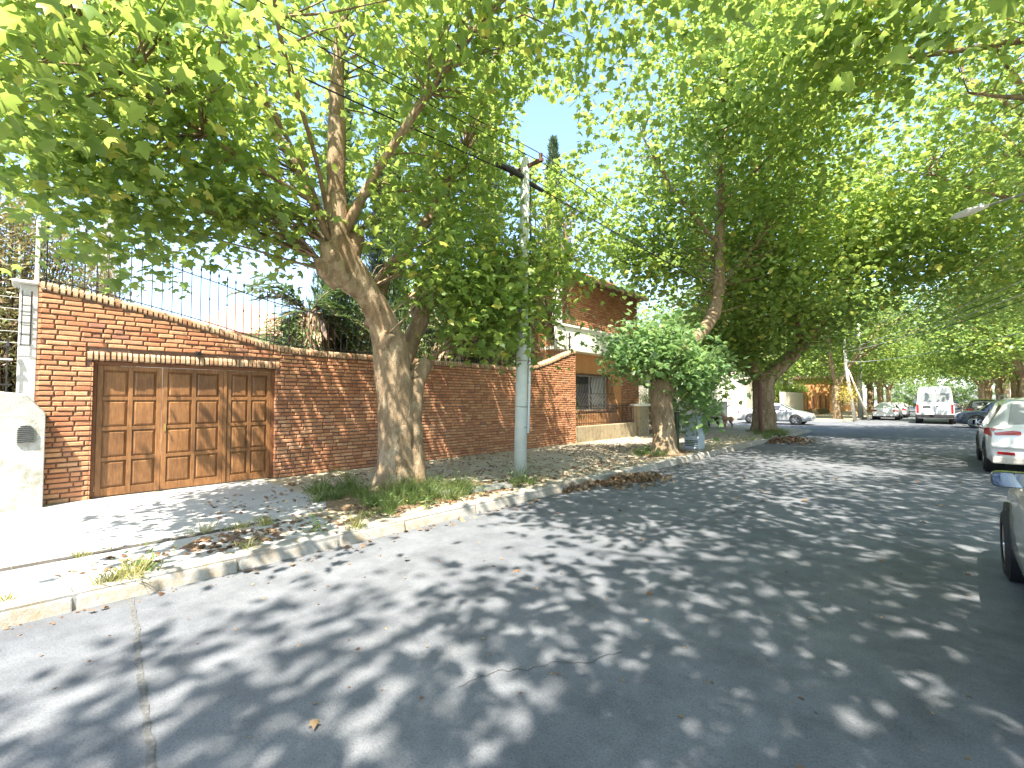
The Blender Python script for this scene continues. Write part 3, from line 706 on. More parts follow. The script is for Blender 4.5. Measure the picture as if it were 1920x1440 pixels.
T2_low = [(-5.8,12.2,2.9, 1.2,1.5,0.6, 70), (-6.1,11.2,2.8,0.6,0.6,0.3,20), (-5.5,13.5,2.5,0.9,1.3,0.8,60), (-5.4,14.2,2.5,0.5,0.5,0.5,14), (-5.3,13.6,1.35,0.3,0.6,0.55,18), (-5.6,12.0,3.5,0.6,0.8,0.35,20),(-5.1,12.6,2.3,0.4,0.6,0.4,14),(-6.6,11.8,3.4,0.6,0.7,0.3,12)]
T2_high = [(-7.2,15.4,6.4,1.1,1.3,1.2,34), (-8.4,15.0,7.4,1.0,1.4,1.0,30), (-5.6,17.4,11.0, 3.8,4.2,3.8, 270), (-4.4,18.4,6.6, 2.6,2.6,2.2, 85), (-3.0,15.5,10.2,2.8,3.4,2.4,120), (-6.6,19.5,7.4,2.6,2.2,3.0,95), (-7.2,15.2,8.4,1.6,1.6,2.2,60), (-4.4,13.2,12.0,2.6,2.2,2.0,80), (-1.3,12.0,10.0,2.4,3.4,1.2,110)]
make_tree((-5.8,12.4,0), 'short thick plane tree with dark bushy sprouts and one tall leaning limb, beside grey cabinet', T2_trunk, T2_limbs, T2_high, 21, M['leaf'], shape='3', size=0.2, per=34, trunkm=M['bark'], remesh=0.035, sig=(0.5,0.5,0.3), gaps=[GAPX])
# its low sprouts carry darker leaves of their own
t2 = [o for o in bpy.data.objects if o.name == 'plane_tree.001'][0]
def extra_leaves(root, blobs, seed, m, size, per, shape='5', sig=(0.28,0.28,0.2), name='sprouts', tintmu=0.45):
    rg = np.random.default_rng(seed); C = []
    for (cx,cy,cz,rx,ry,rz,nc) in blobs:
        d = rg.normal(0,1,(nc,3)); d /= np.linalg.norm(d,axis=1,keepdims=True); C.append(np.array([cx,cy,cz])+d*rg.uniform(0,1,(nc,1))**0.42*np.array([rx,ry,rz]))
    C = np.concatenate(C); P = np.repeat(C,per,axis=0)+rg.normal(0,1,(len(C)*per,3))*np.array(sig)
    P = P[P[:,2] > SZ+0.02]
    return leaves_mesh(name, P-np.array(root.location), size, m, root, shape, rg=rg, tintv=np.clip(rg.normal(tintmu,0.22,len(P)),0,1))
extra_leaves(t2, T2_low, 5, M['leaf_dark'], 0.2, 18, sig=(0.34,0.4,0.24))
mb = MB(); rr = random.Random(4)
for k in range(40):
    a = rr.uniform(0,6.28); r = rr.uniform(0.5,1.6); e = (-5.8+r*0.8*math.cos(a), 12.3+r*1.1*math.sin(a), rr.uniform(2.3,3.3))
    mb.tube([(-5.8+0.2*math.cos(a),12.4+0.2*math.sin(a),2.0),((-5.8+e[0])/2,(12.4+e[1])/2,2.5),e],[0.02,0.014,0.006],4,cap=False)
put(mb, 'sprout_stems', M['bark'], t2, smooth=True)

# --- third tree at the corner
T3_trunk = [([(-6.4,24.7,0.0),(-6.4,24.7,0.4),(-6.4,24.7,1.4),(-6.4,24.65,2.3),(-6.4,24.6,3.0)],[0.75,0.55,0.48,0.5,0.52]),
            ([(-6.4,24.7,2.6),(-5.4,25.3,3.7),(-4.4,25.9,5.2),(-3.4,27.0,7.2),(-2.4,28.4,9.6),(-1.6,29.2,12.0)],[0.42,0.34,0.29,0.24,0.2,0.1]),
            ([(-6.5,24.6,2.6),(-7.0,23.9,4.0),(-7.2,23.2,6.4),(-7.0,22.8,9.4)],[0.36,0.26,0.22,0.12])]
T3_limbs = [([(-3.5,26.8,7.0),(-2.6,26.0,9.0),(-1.4,25.4,11.2)],[0.14,0.1,0.04]), ([(-3.8,26.6,6.4),(-2.0,27.6,8.2),(0.0,28.6,9.8)],[0.15,0.1,0.04]),
            ([(-7.2,23.2,6.4),(-6.2,21.8,8.6),(-5.4,20.8,11.0)],[0.13,0.09,0.04]), ([(-7.1,23.2,6.8),(-8.6,23.6,9.0),(-9.6,24.0,11.0)],[0.12,0.08,0.04]),
            ([(-5.0,25.5,4.4),(-4.8,24.2,6.4),(-4.0,22.8,8.4)],[0.13,0.09,0.04])]
T3_blobs = [(-3.4,22.0,7.4,3.2,3.0,2.6,120), (-0.6,24.0,8.0,3.0,3.4,2.2,100), (-7.6,22.0,4.6,2.2,2.2,1.8,60), (-5.6,24.2,11.0, 5.2,4.8,3.8, 260), (-1.8,26.5,9.6, 3.6,3.6,2.6, 110), (-6.0,22.4,6.2, 3.0,3.0,2.2, 110), (-4.6,26.0,5.6,2.8,2.6,1.6,80), (-7.4,24.0,3.9,2.2,2.6,1.1,60)]
make_tree((-6.4,24.7,0), 'old thick-trunked plane tree at the street corner in front of the silver car', T3_trunk, T3_limbs, T3_blobs, 31, M['leaf'], shape='3', size=0.24, per=32, remesh=0.05, sig=(0.6,0.6,0.36))

# --- generic street trees for the rest of the avenue
def generic(seed, height, spread, h0, r0, nl, size, per, nclus, shape='3', sig=(0.6,0.6,0.36)):
    rg = random.Random(seed); trunk = [([(0,0,0),(0,0,0.4),(0.05,0.05,h0*0.5),(0,0.08,h0)],[r0*1.5,r0*1.1,r0*0.95,r0])]
    limbs = []; blobs = []
    for k in range(nl):
        a = 2*math.pi*k/nl + rg.uniform(-0.4,0.4); sp = spread*rg.uniform(0.55,0.85); H = height*rg.uniform(0.72,0.92)
        p = [(0,0,h0-0.1),(0.25*sp*math.cos(a),0.25*sp*math.sin(a),h0+(H-h0)*0.3),(0.6*sp*math.cos(a+0.2),0.6*sp*math.sin(a+0.2),h0+(H-h0)*0.65),(sp*math.cos(a),sp*math.sin(a),H)]
        trunk.append((p[:3],[r0*0.62,r0*0.45,r0*0.3])); limbs.append((p[2:],[r0*0.3,r0*0.1]))
        for j in range(3):
            b = a+rg.uniform(-0.9,0.9); q = Vector(p[1+(j > 1)]); s = spread*rg.uniform(0.6,0.9)
            limbs.append(([tuple(q),(q.x+0.5*s*math.cos(b),q.y+0.5*s*math.sin(b),q.z+1.2),(q.x+0.8*s*math.cos(b),q.y+0.8*s*math.sin(b),q.z+2.2)],[r0*0.25,r0*0.16,r0*0.06]))
    f = nclus/400.0; mid = (height+h0)/2+0.9
    blobs = [(0,0,mid+0.8,spread*0.8,spread*0.8,(height-h0)*0.40,int(240*f))]
    for k in range(6):
        a = rg.uniform(0,6.28); r = spread*0.6
        blobs.append((r*math.cos(a), r*math.sin(a), rg.uniform(h0+1.2, height-3.5), spread*0.45, spread*0.45, 1.5, int(27*f)))
    return trunk, limbs, blobs
def copy_thing(o, loc, rz, label, s=1.0, group=None):
    r = o.copy(); col.objects.link(r); r.location = loc; r.rotation_euler = (0,0,rz); r.scale = (s,s,s); r['label'] = label
    if group: r['group'] = group
    def rec(src, dst):
        for ch in src.children:
            c = ch.copy(); col.objects.link(c); c.parent = dst; rec(ch, c)
    rec(o, r); return r
tr, li, bl = generic(3, 12.5, 6.6, 3.2, 0.34, 4, 0.25, 30, 540)
gA = make_tree((0,0,0), 'plane tree', tr, li, bl, 41, M['leaf'], shape='3', size=0.24, per=32, remesh=0.05, sig=(0.6,0.6,0.36), clear=0)
tr, li, bl = generic(9, 11.0, 5.2, 2.8, 0.28, 3, 0.25, 30, 400)
gB = make_tree((0,0,0), 'plane tree', tr, li, bl, 43, M['leaf'], shape='3', size=0.24, per=32, remesh=0.05, sig=(0.6,0.6,0.36), clear=0)
tr, li, bl = generic(15, 13.5, 6.4, 4.6, 0.32, 4, 0.25, 30, 470)
gC = make_tree((0,0,0), 'plane tree', tr, li, bl, 47, M['leaf'], shape='5', size=0.2, per=34, remesh=0.05, sig=(0.55,0.55,0.3), clear=0)
AV = 'plane trees lining the avenue'
LIST = [  # source, x, y, rot, scale, label
 (gC, 4.3, 12.0, 0.3, 1.0, 'street plane tree arching over the parked white SUV'),
 (gC, 4.4, 21.5, 1.7, 1.08, 'street plane tree on the right kerb behind the street lamp'),
 (gC, 4.8, 30.0, 2.6, 1.02, 'street plane tree on the right just before the crossing'),
 (gB, 3.9, 44.8, 4.0, 1.1, 'reddish leaning plane trunk at the right edge beyond the crossing'),
 (gA, 4.4, 57.0, 5.2, 1.0, 'second plane tree beyond the crossing on the right side'),
 (gB, 4.3, 70.0, 0.6, 1.1, 'third plane tree beyond the crossing on the right side'),
 (gA, 4.2, 84.0, 1.2, 1.05, 'fourth plane tree beyond the crossing on the right side'),
 (gB, -6.2, 44.5, 2.2, 1.0, 'plane tree with a slanting trunk behind the yellow climber beyond the crossing'),
 (gA, -6.3, 56.0, 3.9, 1.0, 'plane tree behind the parked white sedan beyond the crossing'),
 (gB, -6.2, 67.0, 5.0, 1.12, 'plane tree further down the left kerb, behind the white van roof'),
 (gA, -6.3, 80.0, 0.2, 1.05, 'plane tree far down the left kerb'),
 (gB, -6.3, 94.0, 2.9, 1.1, 'most distant plane tree on the left kerb'),
 (gA, 4.3, 100.0, 2.0, 1.1, 'most distant plane tree on the right kerb'),
 (gA, -1.5, 122.0, 1.0, 1.5, 'broad tree closing the far end of the avenue'),
 (gB, -11.0, 118.0, 4.0, 1.6, 'tall tree left of the avenue at its far end'),
 (gB, 8.0, 116.0, 3.0, 1.6, 'tall tree right of the avenue at its far end'),
 (gC, 4.6, 2.8, 3.3, 1.0, 'plane tree on the right kerb whose branches hang over the near street'),
 (gC, 4.3, -6.5, 0.9, 1.0, 'plane tree on the near right kerb behind the viewer'),
]
first = {}
for (src, X, Y, rz, s, lab) in LIST:
    if src.name not in first:
        first[src.name] = 1; src.location = (X,Y,0); src.rotation_euler = (0,0,rz); src.scale = (s,s,s); src['label'] = lab; src['group'] = AV
    else: copy_thing(src, (X,Y,0), rz, lab, s, AV)
def backyard(src, x, y, rz, s, lab): return copy_thing(src, (x,y,0), rz, lab, s, 'trees in the gardens behind the houses')
for (src,x_,y_,rz,s,lab) in [(gB,-20,31,1,0.95,'leafy garden tree behind the corner house'), (gA,-18,46,2,1.0,'leafy tree behind the far corner garden wall'),
    (gB,-16,58,3,1.0,'garden tree behind the houses beyond the crossing on the left'), (gA,13,52,1.5,1.1,'garden tree beyond the crossing at the far right'), (gB,14,66,2.5,1.1,'garden tree far right behind the avenue'),
    (gA,-34,22,0.5,1.0,'distant garden tree showing above the ochre house')]:
    backyard(src,x_,y_,rz,s,lab)
for (src,x_,y_,rz,s,lab) in [(gB,-17,88,1,1.3,'garden tree behind the brown brick house'),(gA,12,33,1,1.0,'garden tree right of the avenue before the crossing'),(gB,13,84,2.1,1.3,'farthest garden tree on the right')]:
    backyard(src,x_,y_,rz,s,lab)

# ------------------------------------------------------------ garden plants behind the wall
def cypress(loc, h, r, label, seed, n=12000):
    rg = np.random.default_rng(seed); root = thing('cypress', loc, label, 'tree')
    mb = MB(); mb.tube([(0,0,0),(0,0,h*0.5),(0.05,0,h*0.93)],[0.14,0.09,0.02],8,wob=0.1); mb.build('trunk', M['bark_dark'], root, smooth=True)
    z = rg.uniform(0.03,1,n)**0.8; prof = r*np.power(1-z,0.62)*(1+0.18*np.sin(z*23)); a = rg.uniform(0,6.283,n)
    rr = prof*rg.uniform(0.4,1.08,n); P = np.stack([rr*np.cos(a), rr*np.sin(a), z*h], 1)
    tip = np.stack([np.cos(a)*0.55, np.sin(a)*0.55, np.ones(n)*1.0], 1)+rg.normal(0,0.25,(n,3))
    nrm = np.stack([np.cos(a), np.sin(a), np.zeros(n)], 1)+rg.normal(0,0.5,(n,3))
    leaves_mesh('crown', P, 0.26, M['needle'], root, 'n', nrm=nrm, tip=tip, rg=rg, tintv=rg.random(n)); return root
cypress((-11.2,14.25,SZ), 12.0, 0.95, 'pointed dark cypress rising behind the utility pole against open sky', 51)
cypress((-12.2,11.6,SZ), 14.5, 0.85, 'tallest dark cypress, left of the utility pole top', 52, 16000)
cypress((-11.8,5.6,SZ), 11.0, 0.85, 'dark cypress behind the big plane tree', 53)
cypress((-12.6,7.6,SZ), 10.5, 1.1, 'broad dark conifer behind the fork of the big plane tree', 55, 14000)
cypress((-12.3,9.6,SZ), 9.0, 1.1, 'broad dark conifer behind the leaves left of the utility pole', 56, 14000)
def palm(loc, h, label, seed, spread=1.8, nf=26, skirt=True):
    rg = random.Random(seed); root = thing('palm', loc, label, 'palm')
    mb = MB(); mb.tube([(0,0,0),(0.03,0,h*0.5),(0,0.04,h)],[0.22,0.2,0.17],12,wob=0.15,seed=seed); mb.build('trunk', M['bark_dark'], root, smooth=True)
    P=[];N=[];T=[]; mb = MB()
    for k in range(nf):
        a = rg.uniform(0,6.28); el = rg.uniform(-0.3,1.2); L = spread*rg.uniform(0.75,1.1); pts=[]
        p = Vector((0,0,h)); d = Vector((math.cos(a)*math.cos(el),math.sin(a)*math.cos(el),math.sin(el)))
        for j in range(9): pts.append(tuple(p)); p = p + d*(L/8); d = (d+Vector((0,0,-0.17))).normalized()
        mb.tube(pts,[0.016]*5+[0.01]*4,4,cap=False)
        side = Vector((-math.sin(a),math.cos(a),0))
        for j in range(40):
            u = 0.2+0.8*j/40; i = min(7,int(u*8)); q = Vector(pts[i]).lerp(Vector(pts[min(8,i+1)]),u*8-i)
            for s in (1,-1):
                P.append(q); T.append(side*s+d*0.5+Vector((0,0,-0.25))); N.append(Vector((rg.uniform(-.3,.3),rg.uniform(-.3,.3),1)))
    mb.build('stalks', M['bark'], root)
    leaves_mesh('fronds', np.array(P), 0.30, M['palm'], root, 'n', nrm=np.array(N), tip=np.array(T), rg=np.random.default_rng(seed))
    if skirt:
        g = np.random.default_rng(seed+1); n = 3200; a = g.uniform(0,6.28,n); z = g.uniform(h*0.45,h*1.0,n); r = 0.2+0.35*g.random(n)
        Pk = np.stack([r*np.cos(a),r*np.sin(a),z],1); tip = np.stack([np.cos(a)*0.25,np.sin(a)*0.25,-np.ones(n)],1)+g.normal(0,0.15,(n,3)); nr = np.stack([np.cos(a),np.sin(a),np.zeros(n)],1)+g.normal(0,0.4,(n,3))
        leaves_mesh('dead_fronds', Pk, 0.5, M['thatch'], root, 'n', nrm=nr, tip=tip, rg=g)
    return root
palm((-11.2,4.6,SZ), 3.6, 'shaggy palm with hanging dead fronds behind the wall, left of the big plane trunk', 61)
palm((-10.8,10.2,SZ), 3.6, 'shaggy palm behind the wall just left of the utility pole', 62)
palm((-11.0,11.9,SZ), 5.6, 'tall palm with drooping dry fronds in front of the ochre house', 63, 1.7)
palm((-10.9,8.6,SZ), 3.4, 'dark palm behind the wall between the big plane trunk and the utility pole', 64)
def bush(loc, r, label, seed, m, size=0.09, n=4000, shape='l', name='shrub', z0=0.15, cat='shrub'):
    g = np.random.default_rng(seed); root = thing(name, loc, label, cat)
    d = g.normal(0,1,(n//18,3)); d /= np.linalg.norm(d,axis=1,keepdims=True); C = d*g.uniform(0.2,1,(n//18,1))**0.5*np.array(r); C[:,2] += r[2]
    mb = MB()
    for c in C[::3]: mb.tube([(g.normal(0,0.06),g.normal(0,0.06),0),tuple(c*np.array([0.5,0.5,0.6])),tuple(c)],[0.02,0.012,0.004],4,cap=False)
    mb.build('stems', M['bark_dark'], root)
    P = np.repeat(C,18,axis=0)+g.normal(0,0.13,(len(C)*18,3)); P = P[P[:,2] > 0.02]
    leaves_mesh('foliage', P, size, m, root, shape, rg=g, tintv=g.random(len(P)), up=0.4)
    return root
bush((-11.2,-0.35,SZ), (1.2,1.3,2.75), 'dry straggly flowering shrub above the white pillar at the left edge', 71, M['dryleaf'], 0.12, 26000)
bush((-10.4,0.75,SZ+0.6), (0.5,0.55,1.75), 'pale dry climber behind the railing next to the white post', 72, M['dryleaf'], 0.09, 6000, name='climber')
bush((-11.0,7.0,SZ), (1.2,1.6,1.75), 'dense green shrub behind the wall right of the big plane trunk', 73, M['leaf_dark'], 0.12, 9000)
bush((-11.6,6.0,SZ), (1.0,1.1,2.3), 'tall dark shrub behind the wall at the bend of the big plane trunk', 79, M['dryleaf'], 0.13, 9000)
bush((-11.4,9.7,SZ), (0.9,1.6,2.2), 'tall dark shrub behind the wall left of the utility pole', 80, M['leaf_dark'], 0.13, 9000)
bush((-10.8,3.9,SZ), (0.8,0.9,1.75), 'green shrub under the shaggy palm behind the wall', 74, M['leaf_dark'], 0.12, 5000)
bush((-10.9,11.4,SZ), (0.8,1.2,1.7), 'green shrub behind the wall right of the utility pole', 75, M['leaf_dark'], 0.12, 5000)
bush((-10.3,-1.1,SZ), (0.3,0.6,0.98), 'bright green plant behind the short iron fence at the left edge', 76, M['grass'], 0.14, 2500, cat='plant')
bush((-9.9,20.6,SZ), (0.7,1.6,1.2), 'hedge behind the tan pillar of the ochre house', 77, M['leaf'], 0.1, 9000, name='hedge', cat='hedge')
bush((-9.9,25.0,SZ), (0.9,2.6,1.5), 'tall hedge left of the corner plane tree', 78, M['leaf_dark'], 0.13, 12000, name='hedge', cat='hedge')

# ------------------------------------------------------------ houses
hs = thing('ochre_house', (-15,17,SZ), 'two-storey ochre house with cream balcony band and barred window, right of the brick wall', 'house')
HX = -10.6; HY0, HY1 = 12.9, 20.0
mb = MB()
for (y0,y1,z0,z1) in ((HY0,14.75,SZ,3.5),(17.3,HY1-1.6,SZ,3.5),(14.75,17.3,SZ,1.2),(14.75,17.3,2.68,3.5)): mb.box((HX-0.3,y0+0.001,z0),(HX,y1-0.001,z1))
put(mb, 'front_wall', M['ochre'], hs)
mb = MB(); mb.box((-20,HY0+0.01,SZ),(HX-0.301,HY1-1.61,7.0)); put(mb, 'side_wall', M['ochre'], hs)
mb = MB(); lay_bricks(mb, HX+0.0, HY1-1.6, HY1, SZ, lambda y: 3.5, bh=0.062); lay_bricks(mb, HX-0.05, HY0+0.2, HY1, 4.5, lambda y: 6.7, bh=0.062, bl=(0.25,0.3))
put(mb, 'upper_brickwork', M['brick'], hs)
mb = MB(); mb.box((-20,HY1-1.608,SZ),(HX-0.002,HY1,3.5)); mb.box((HX-0.298,HY0+0.2,4.4),(HX-0.052,HY1,6.7)); put(mb, 'brick_core', M['mortar'], hs)
mb = MB(); mb.box((HX-0.28,HY0+0.1,3.502),(HX+0.5,HY1+0.2,3.62)); mb.box((HX+0.38,HY0+0.1,3.621),(HX+0.48,HY1+0.2,4.38)); mb.box((HX+0.34,HY0+0.06,4.381),(HX+0.53,HY1+0.24,4.46)); mb.box((HX-0.28,HY1+0.1,3.621),(HX+0.378,HY1+0.2,4.38))
put(mb, 'balcony', M['cream'], hs, bevel=0.01)
mb = MB(); mb.box((HX+0.1,13.25,4.461),(HX+0.36,13.52,6.55)); put(mb, 'column', M['white'], hs, bevel=0.01)
mb = MB()
vs = [(HX+0.4,HY0-0.6,6.6),(HX+0.4,HY1+0.4,6.6),(-20.5,HY1+0.6,6.55),(-20.5,HY0-0.6,6.55),(-13.5,HY0+2.5,8.2),(-13.5,HY1-2.5,8.2),(-17.5,HY1-2.5,8.2),(-17.5,HY0+2.5,8.2)]
vs += [(a_,b_,c_-0.16) for a_,b_,c_ in vs[:4]]
mb.add(vs, [(0,1,5,4),(1,2,6,5),(2,3,7,6),(3,0,4,7),(4,5,6,7),(0,8,9,1),(1,9,10,2),(2,10,11,3),(3,11,8,0),(8,11,10,9)])
put(mb, 'roof', M['tiledark'], hs)
wn = MB()
for (a_,b_) in ((14.75,14.83),(17.22,17.3),(15.98,16.06)): wn.box((HX-0.2,a_,1.2),(HX-0.12,b_,2.68))
for (a_,b_) in ((1.2,1.27),(2.61,2.68)):
    wn.box((HX-0.198,14.831,a_),(HX-0.122,15.979,b_)); wn.box((HX-0.198,16.061,a_),(HX-0.122,17.219,b_))
wf = put(wn, 'window', M['white'], hs)
mb = MB(); mb.box((HX-0.18,14.84,1.275),(HX-0.17,17.21,2.6)); g = put(mb, 'pane', M['glass'], hs); g.parent = wf
mb = MB(); n = 40
cv = []
for i in range(n+1):
    y_ = 16.2+0.95*i/n; xx = HX-0.155+0.014*math.sin(i*1.1); cv += [(xx,y_,1.3),(xx,y_,2.6)]
mb.add(cv, [(2*i,2*i+2,2*i+3,2*i+1) for i in range(n)]); g = put(mb, 'curtain', M['curtain'], hs); g.parent = wf
gr = MB()
def belly(y): return [(HX+0.02,y,2.72),(HX+0.12,y,2.66),(HX+0.16,y,2.3),(HX+0.2,y,1.9),(HX+0.34,y,1.5),(HX+0.42,y,1.3),(HX+0.36,y,1.14),(HX+0.02,y,1.1)]
yy = 14.6
while yy < 17.45: gr.tube(belly(yy), 0.013, 5); yy += 0.11
for (xo,z) in ((0.12,2.66),(0.2,1.9),(0.42,1.3),(0.36,1.14)): gr.tube([(HX+xo,14.58,z),(HX+xo,17.45,z)], 0.014, 5)
put(gr, 'window_grille', M['iron'], hs)
# front garden: low stone wall with bars, tan pillar
lw = thing('low_stone_wall', (-9.5,15.3,SZ), 'low rough stone wall topped by thin iron bars in front of the ochre house', 'wall')
mb = MB(); mb.box((-9.7,13.24,0.05),(-9.42,17.6,0.7)); put(mb, 'stone_base', M['stone'], lw, bevel=0.02)
mb = MB(); mb.box((-9.57,13.25,0.78),(-9.55,17.6,0.8)); mb.box((-9.57,13.25,1.42),(-9.55,17.6,1.44)); put(mb, 'rail', M['iron'], lw)
mb = MB(); mb.tube([(0,0,0),(0,0,0.82)],0.009,5); pb = mb.build('bar', M['iron'], lw); pb.location = (-0.06,-2.0,0.56)
for k in range(1, 39): o = pb.copy(); col.objects.link(o); o.parent = lw; o.location = (-0.06,-2.0+k*0.112,0.56)
pl = thing('gate_pillar', (-9.5,18.1,SZ), 'tan plaster pillar with a pale cap at the entrance of the ochre house', 'pillar')
mb = MB(); mb.box((-9.75,17.75,0.05),(-9.38,18.6,1.38)); put(mb, 'shaft', M['stone'], pl, bevel=0.015)
mb = MB(); mb.box((-9.8,17.68,1.381),(-9.33,18.68,1.48)); put(mb, 'cap', M['cream'], pl, bevel=0.015)
gt = thing('entrance_gate', (-9.55,19.2,SZ), 'dark iron gate between the tan pillar and the hedge', 'gate')
mb = MB(); mb.box((-9.58,18.62,0.2),(-9.53,18.67,1.4)); mb.box((-9.58,19.75,0.2),(-9.53,19.8,1.4)); mb.box((-9.58,18.671,0.25),(-9.53,19.749,0.3)); mb.box((-9.58,18.671,1.35),(-9.53,19.749,1.4)); put(mb, 'gate_frame', M['rust'], gt)
mb = MB()
for k in range(9): mb.tube([(-9.555,18.77+k*0.115,0.3),(-9.555,18.77+k*0.115,1.35)],0.01,5)
put(mb, 'gate_bars', M['rust'], gt)
gw = thing('garden_wall', (-9.5,24.4,SZ), 'pinkish low garden wall running behind the hedges to the corner', 'wall')
mb = MB(); mb.box((-9.75,19.85,0.05),(-9.45,28.8,1.5)); put(mb, 'wall_face', M['palewall'], gw)
mb = MB(); mb.box((-9.8,19.83,1.501),(-9.4,28.85,1.57)); put(mb, 'cap', M['cream'], gw, bevel=0.01)
# second house behind that wall
h2 = thing('pink_house', (-17,26,SZ), 'pale pink house half hidden by leaves behind the corner plane tree', 'house')
mb = MB(); mb.box((-22,21.5,SZ),(-13,28.2,4.4)); put(mb, 'walls', M['palewall'], h2)
mb = MB(); mb.add([(-12.5,21,4.4),(-12.5,28.7,4.4),(-22.5,28.7,4.4),(-22.5,21,4.4),(-17.5,24,6.2),(-17.5,25.7,6.2)],[(0,1,5,4),(1,2,5),(2,3,4,5),(3,0,4),(0,3,2,1)]); put(mb, 'roof', M['tile'], h2)
for k in range(2):
    mb = MB(); mb.box((-13.0,22.6+k*3,1.2),(-12.97,23.9+k*3,2.6)); f = put(mb, 'window', M['white'], h2)
    mb = MB(); mb.box((-12.975,22.7+k*3,1.3),(-12.96,23.8+k*3,2.5)); g = put(mb, 'pane', M['glass'], h2); g.parent = f
# neighbour house far left with pale wall, column and roof edge
h3 = thing('pale_house', (-14,-3,SZ), 'pale green-white house behind the short iron fence at the left edge', 'house')
mb = MB(); mb.box((-20,-9,SZ),(-12.6,0.35,3.35)); put(mb, 'walls', M['cream'], h3)
mb = MB(); mb.add([(-12.1,-9.5,3.3),(-12.1,0.75,3.3),(-20.5,0.75,3.3),(-20.5,-9.5,3.3),(-16,-6,5.0),(-16,-2.8,5.0),(-12.1,-9.5,3.18),(-12.1,0.75,3.18),(-20.5,0.75,3.18),(-20.5,-9.5,3.18)],[(0,1,5,4),(1,2,5),(2,3,4,5),(3,0,4),(0,6,7,1),(1,7,8,2),(2,8,9,3),(3,9,6,0),(6,9,8,7)]); put(mb, 'roof', M['tiledark'], h3)
mb = MB(); mb.box((-12.4,-0.9,0.4),(-12.2,-0.5,2.4)); put(mb, 'shutter', M['doorframe'], h3)
mb = MB(); mb.box((-12.1,0.85,SZ),(-11.85,1.05,5.6)); tag(mb.build('white_column', M['white']), 'pale column standing behind the railing near the left end of the brick wall', 'column')
h4 = thing('distant_tiled_house', (-26,8,SZ), 'distant house with a pink tiled hip roof seen through the railing', 'house')
mb = MB(); mb.box((-31,5.5,SZ),(-24.5,10.5,4.9)); put(mb, 'walls', M['white'], h4)
mb = MB(); N=14
for i in range(N):
    pass
mb.add([(-24,4.9,4.85),(-24,11,4.85),(-31.5,11,4.85),(-31.5,4.9,4.85),(-27.7,7.4,6.9),(-27.7,8.5,6.9)],[(0,1,5,4),(1,2,5),(2,3,4,5),(3,0,4),(0,3,2,1)]); put(mb, 'roof', M['tile'], h4)
# beyond the crossing, left side
fw = thing('corner_wall', (-9.4,50,SZ), 'pale stone garden wall with orange piers and brown boards beyond the crossing', 'wall')
mb = MB(); mb.box((-9.7,42,0.0),(-9.4,49,2.3)); put(mb, 'stone_panel', M['palewall'], fw)
mb = MB(); mb.box((-9.7,49.01,0.0),(-9.4,62,0.7)); put(mb, 'low_base', M['stone'], fw)
for k,(y_,w_) in enumerate(((49.4,0.8),(52.2,0.5),(55.2,0.9),(58.5,0.8),(61.6,0.8))):
    mb = MB(); mb.box((-9.75,y_,0.71),(-9.35,y_+w_,2.4)); put(mb, 'pier', M['orange'], fw, bevel=0.01)
mb = MB()
for k in range(30): mb.box((-9.6,50.4+k*0.38,0.72),(-9.57,50.4+k*0.38+0.22,2.1))
put(mb, 'boards', M['browngate'], fw)
bush((-10.2,50.5,1.2), (0.8,5.0,1.0), 'bright creeper spilling over the far garden wall', 81, M['leaf'], 0.16, 14000, name='creeper', cat='creeper')
bush((-10.6,44.5,0.6), (0.9,2.2,1.6), 'leafy hedge above the pale stone wall beyond the crossing', 82, M['leaf'], 0.16, 9000, name='hedge', cat='hedge')
h5 = thing('far_house', (-15,52,SZ), 'pale rendered house above the far garden wall beyond the crossing', 'house')
mb = MB(); mb.box((-20,43,SZ),(-12.5,60,5.5)); put(mb, 'walls', M['palewall'], h5)
for k in range(4):
    mb = MB(); mb.box((-12.5,45+k*3.6,2.6),(-12.46,46.6+k*3.6,4.0)); put(mb, 'window', M['glass'], h5)
mb = MB(); mb.box((-20.5,42.5,5.5),(-12,60.5,5.8)); put(mb, 'roof', M['tile'], h5)
h6 = thing('brown_house', (-14,70,SZ), 'brown brick house far down the left side', 'house')
mb = MB(); mb.box((-20,64,SZ),(-9.6,84,4.2)); put(mb, 'walls', M['ochre'], h6); mb = MB(); mb.box((-20.5,63.6,4.2),(-9.2,84.4,4.5)); put(mb, 'roof', M['tiledark'], h6)
for k in range(5):
    mb = MB(); mb.box((-9.6,66+k*3.4,1.0),(-9.56,67.6+k*3.4,2.6)); put(mb, 'window', M['glass'], h6)
h7 = thing('right_house', (13,60,SZ), 'low pale house far down the right side', 'house')
mb = MB(); mb.box((8.2,42,SZ),(20,95,4.0)); put(mb, 'walls', M['palewall'], h7); mb = MB(); mb.box((7.8,41.6,4.0),(20.4,95.4,4.3)); put(mb, 'roof', M['tile'], h7)
for k in range(9):
    mb = MB(); mb.box((8.16,44+k*5,1.0),(8.2,45.8+k*5,2.6)); put(mb, 'window', M['glass'], h7)
bush((-1.5,112,0.0), (9.0,2.0,2.6), 'hedge closing the far end of the avenue', 84, M['leaf_dark'], 0.4, 16000, name='hedge', cat='hedge')
bush((6.9,52,0.0), (0.9,9.0,1.5), 'long hedge on the right beyond the crossing', 85, M['leaf_dark'], 0.25, 14000, name='hedge', cat='hedge')

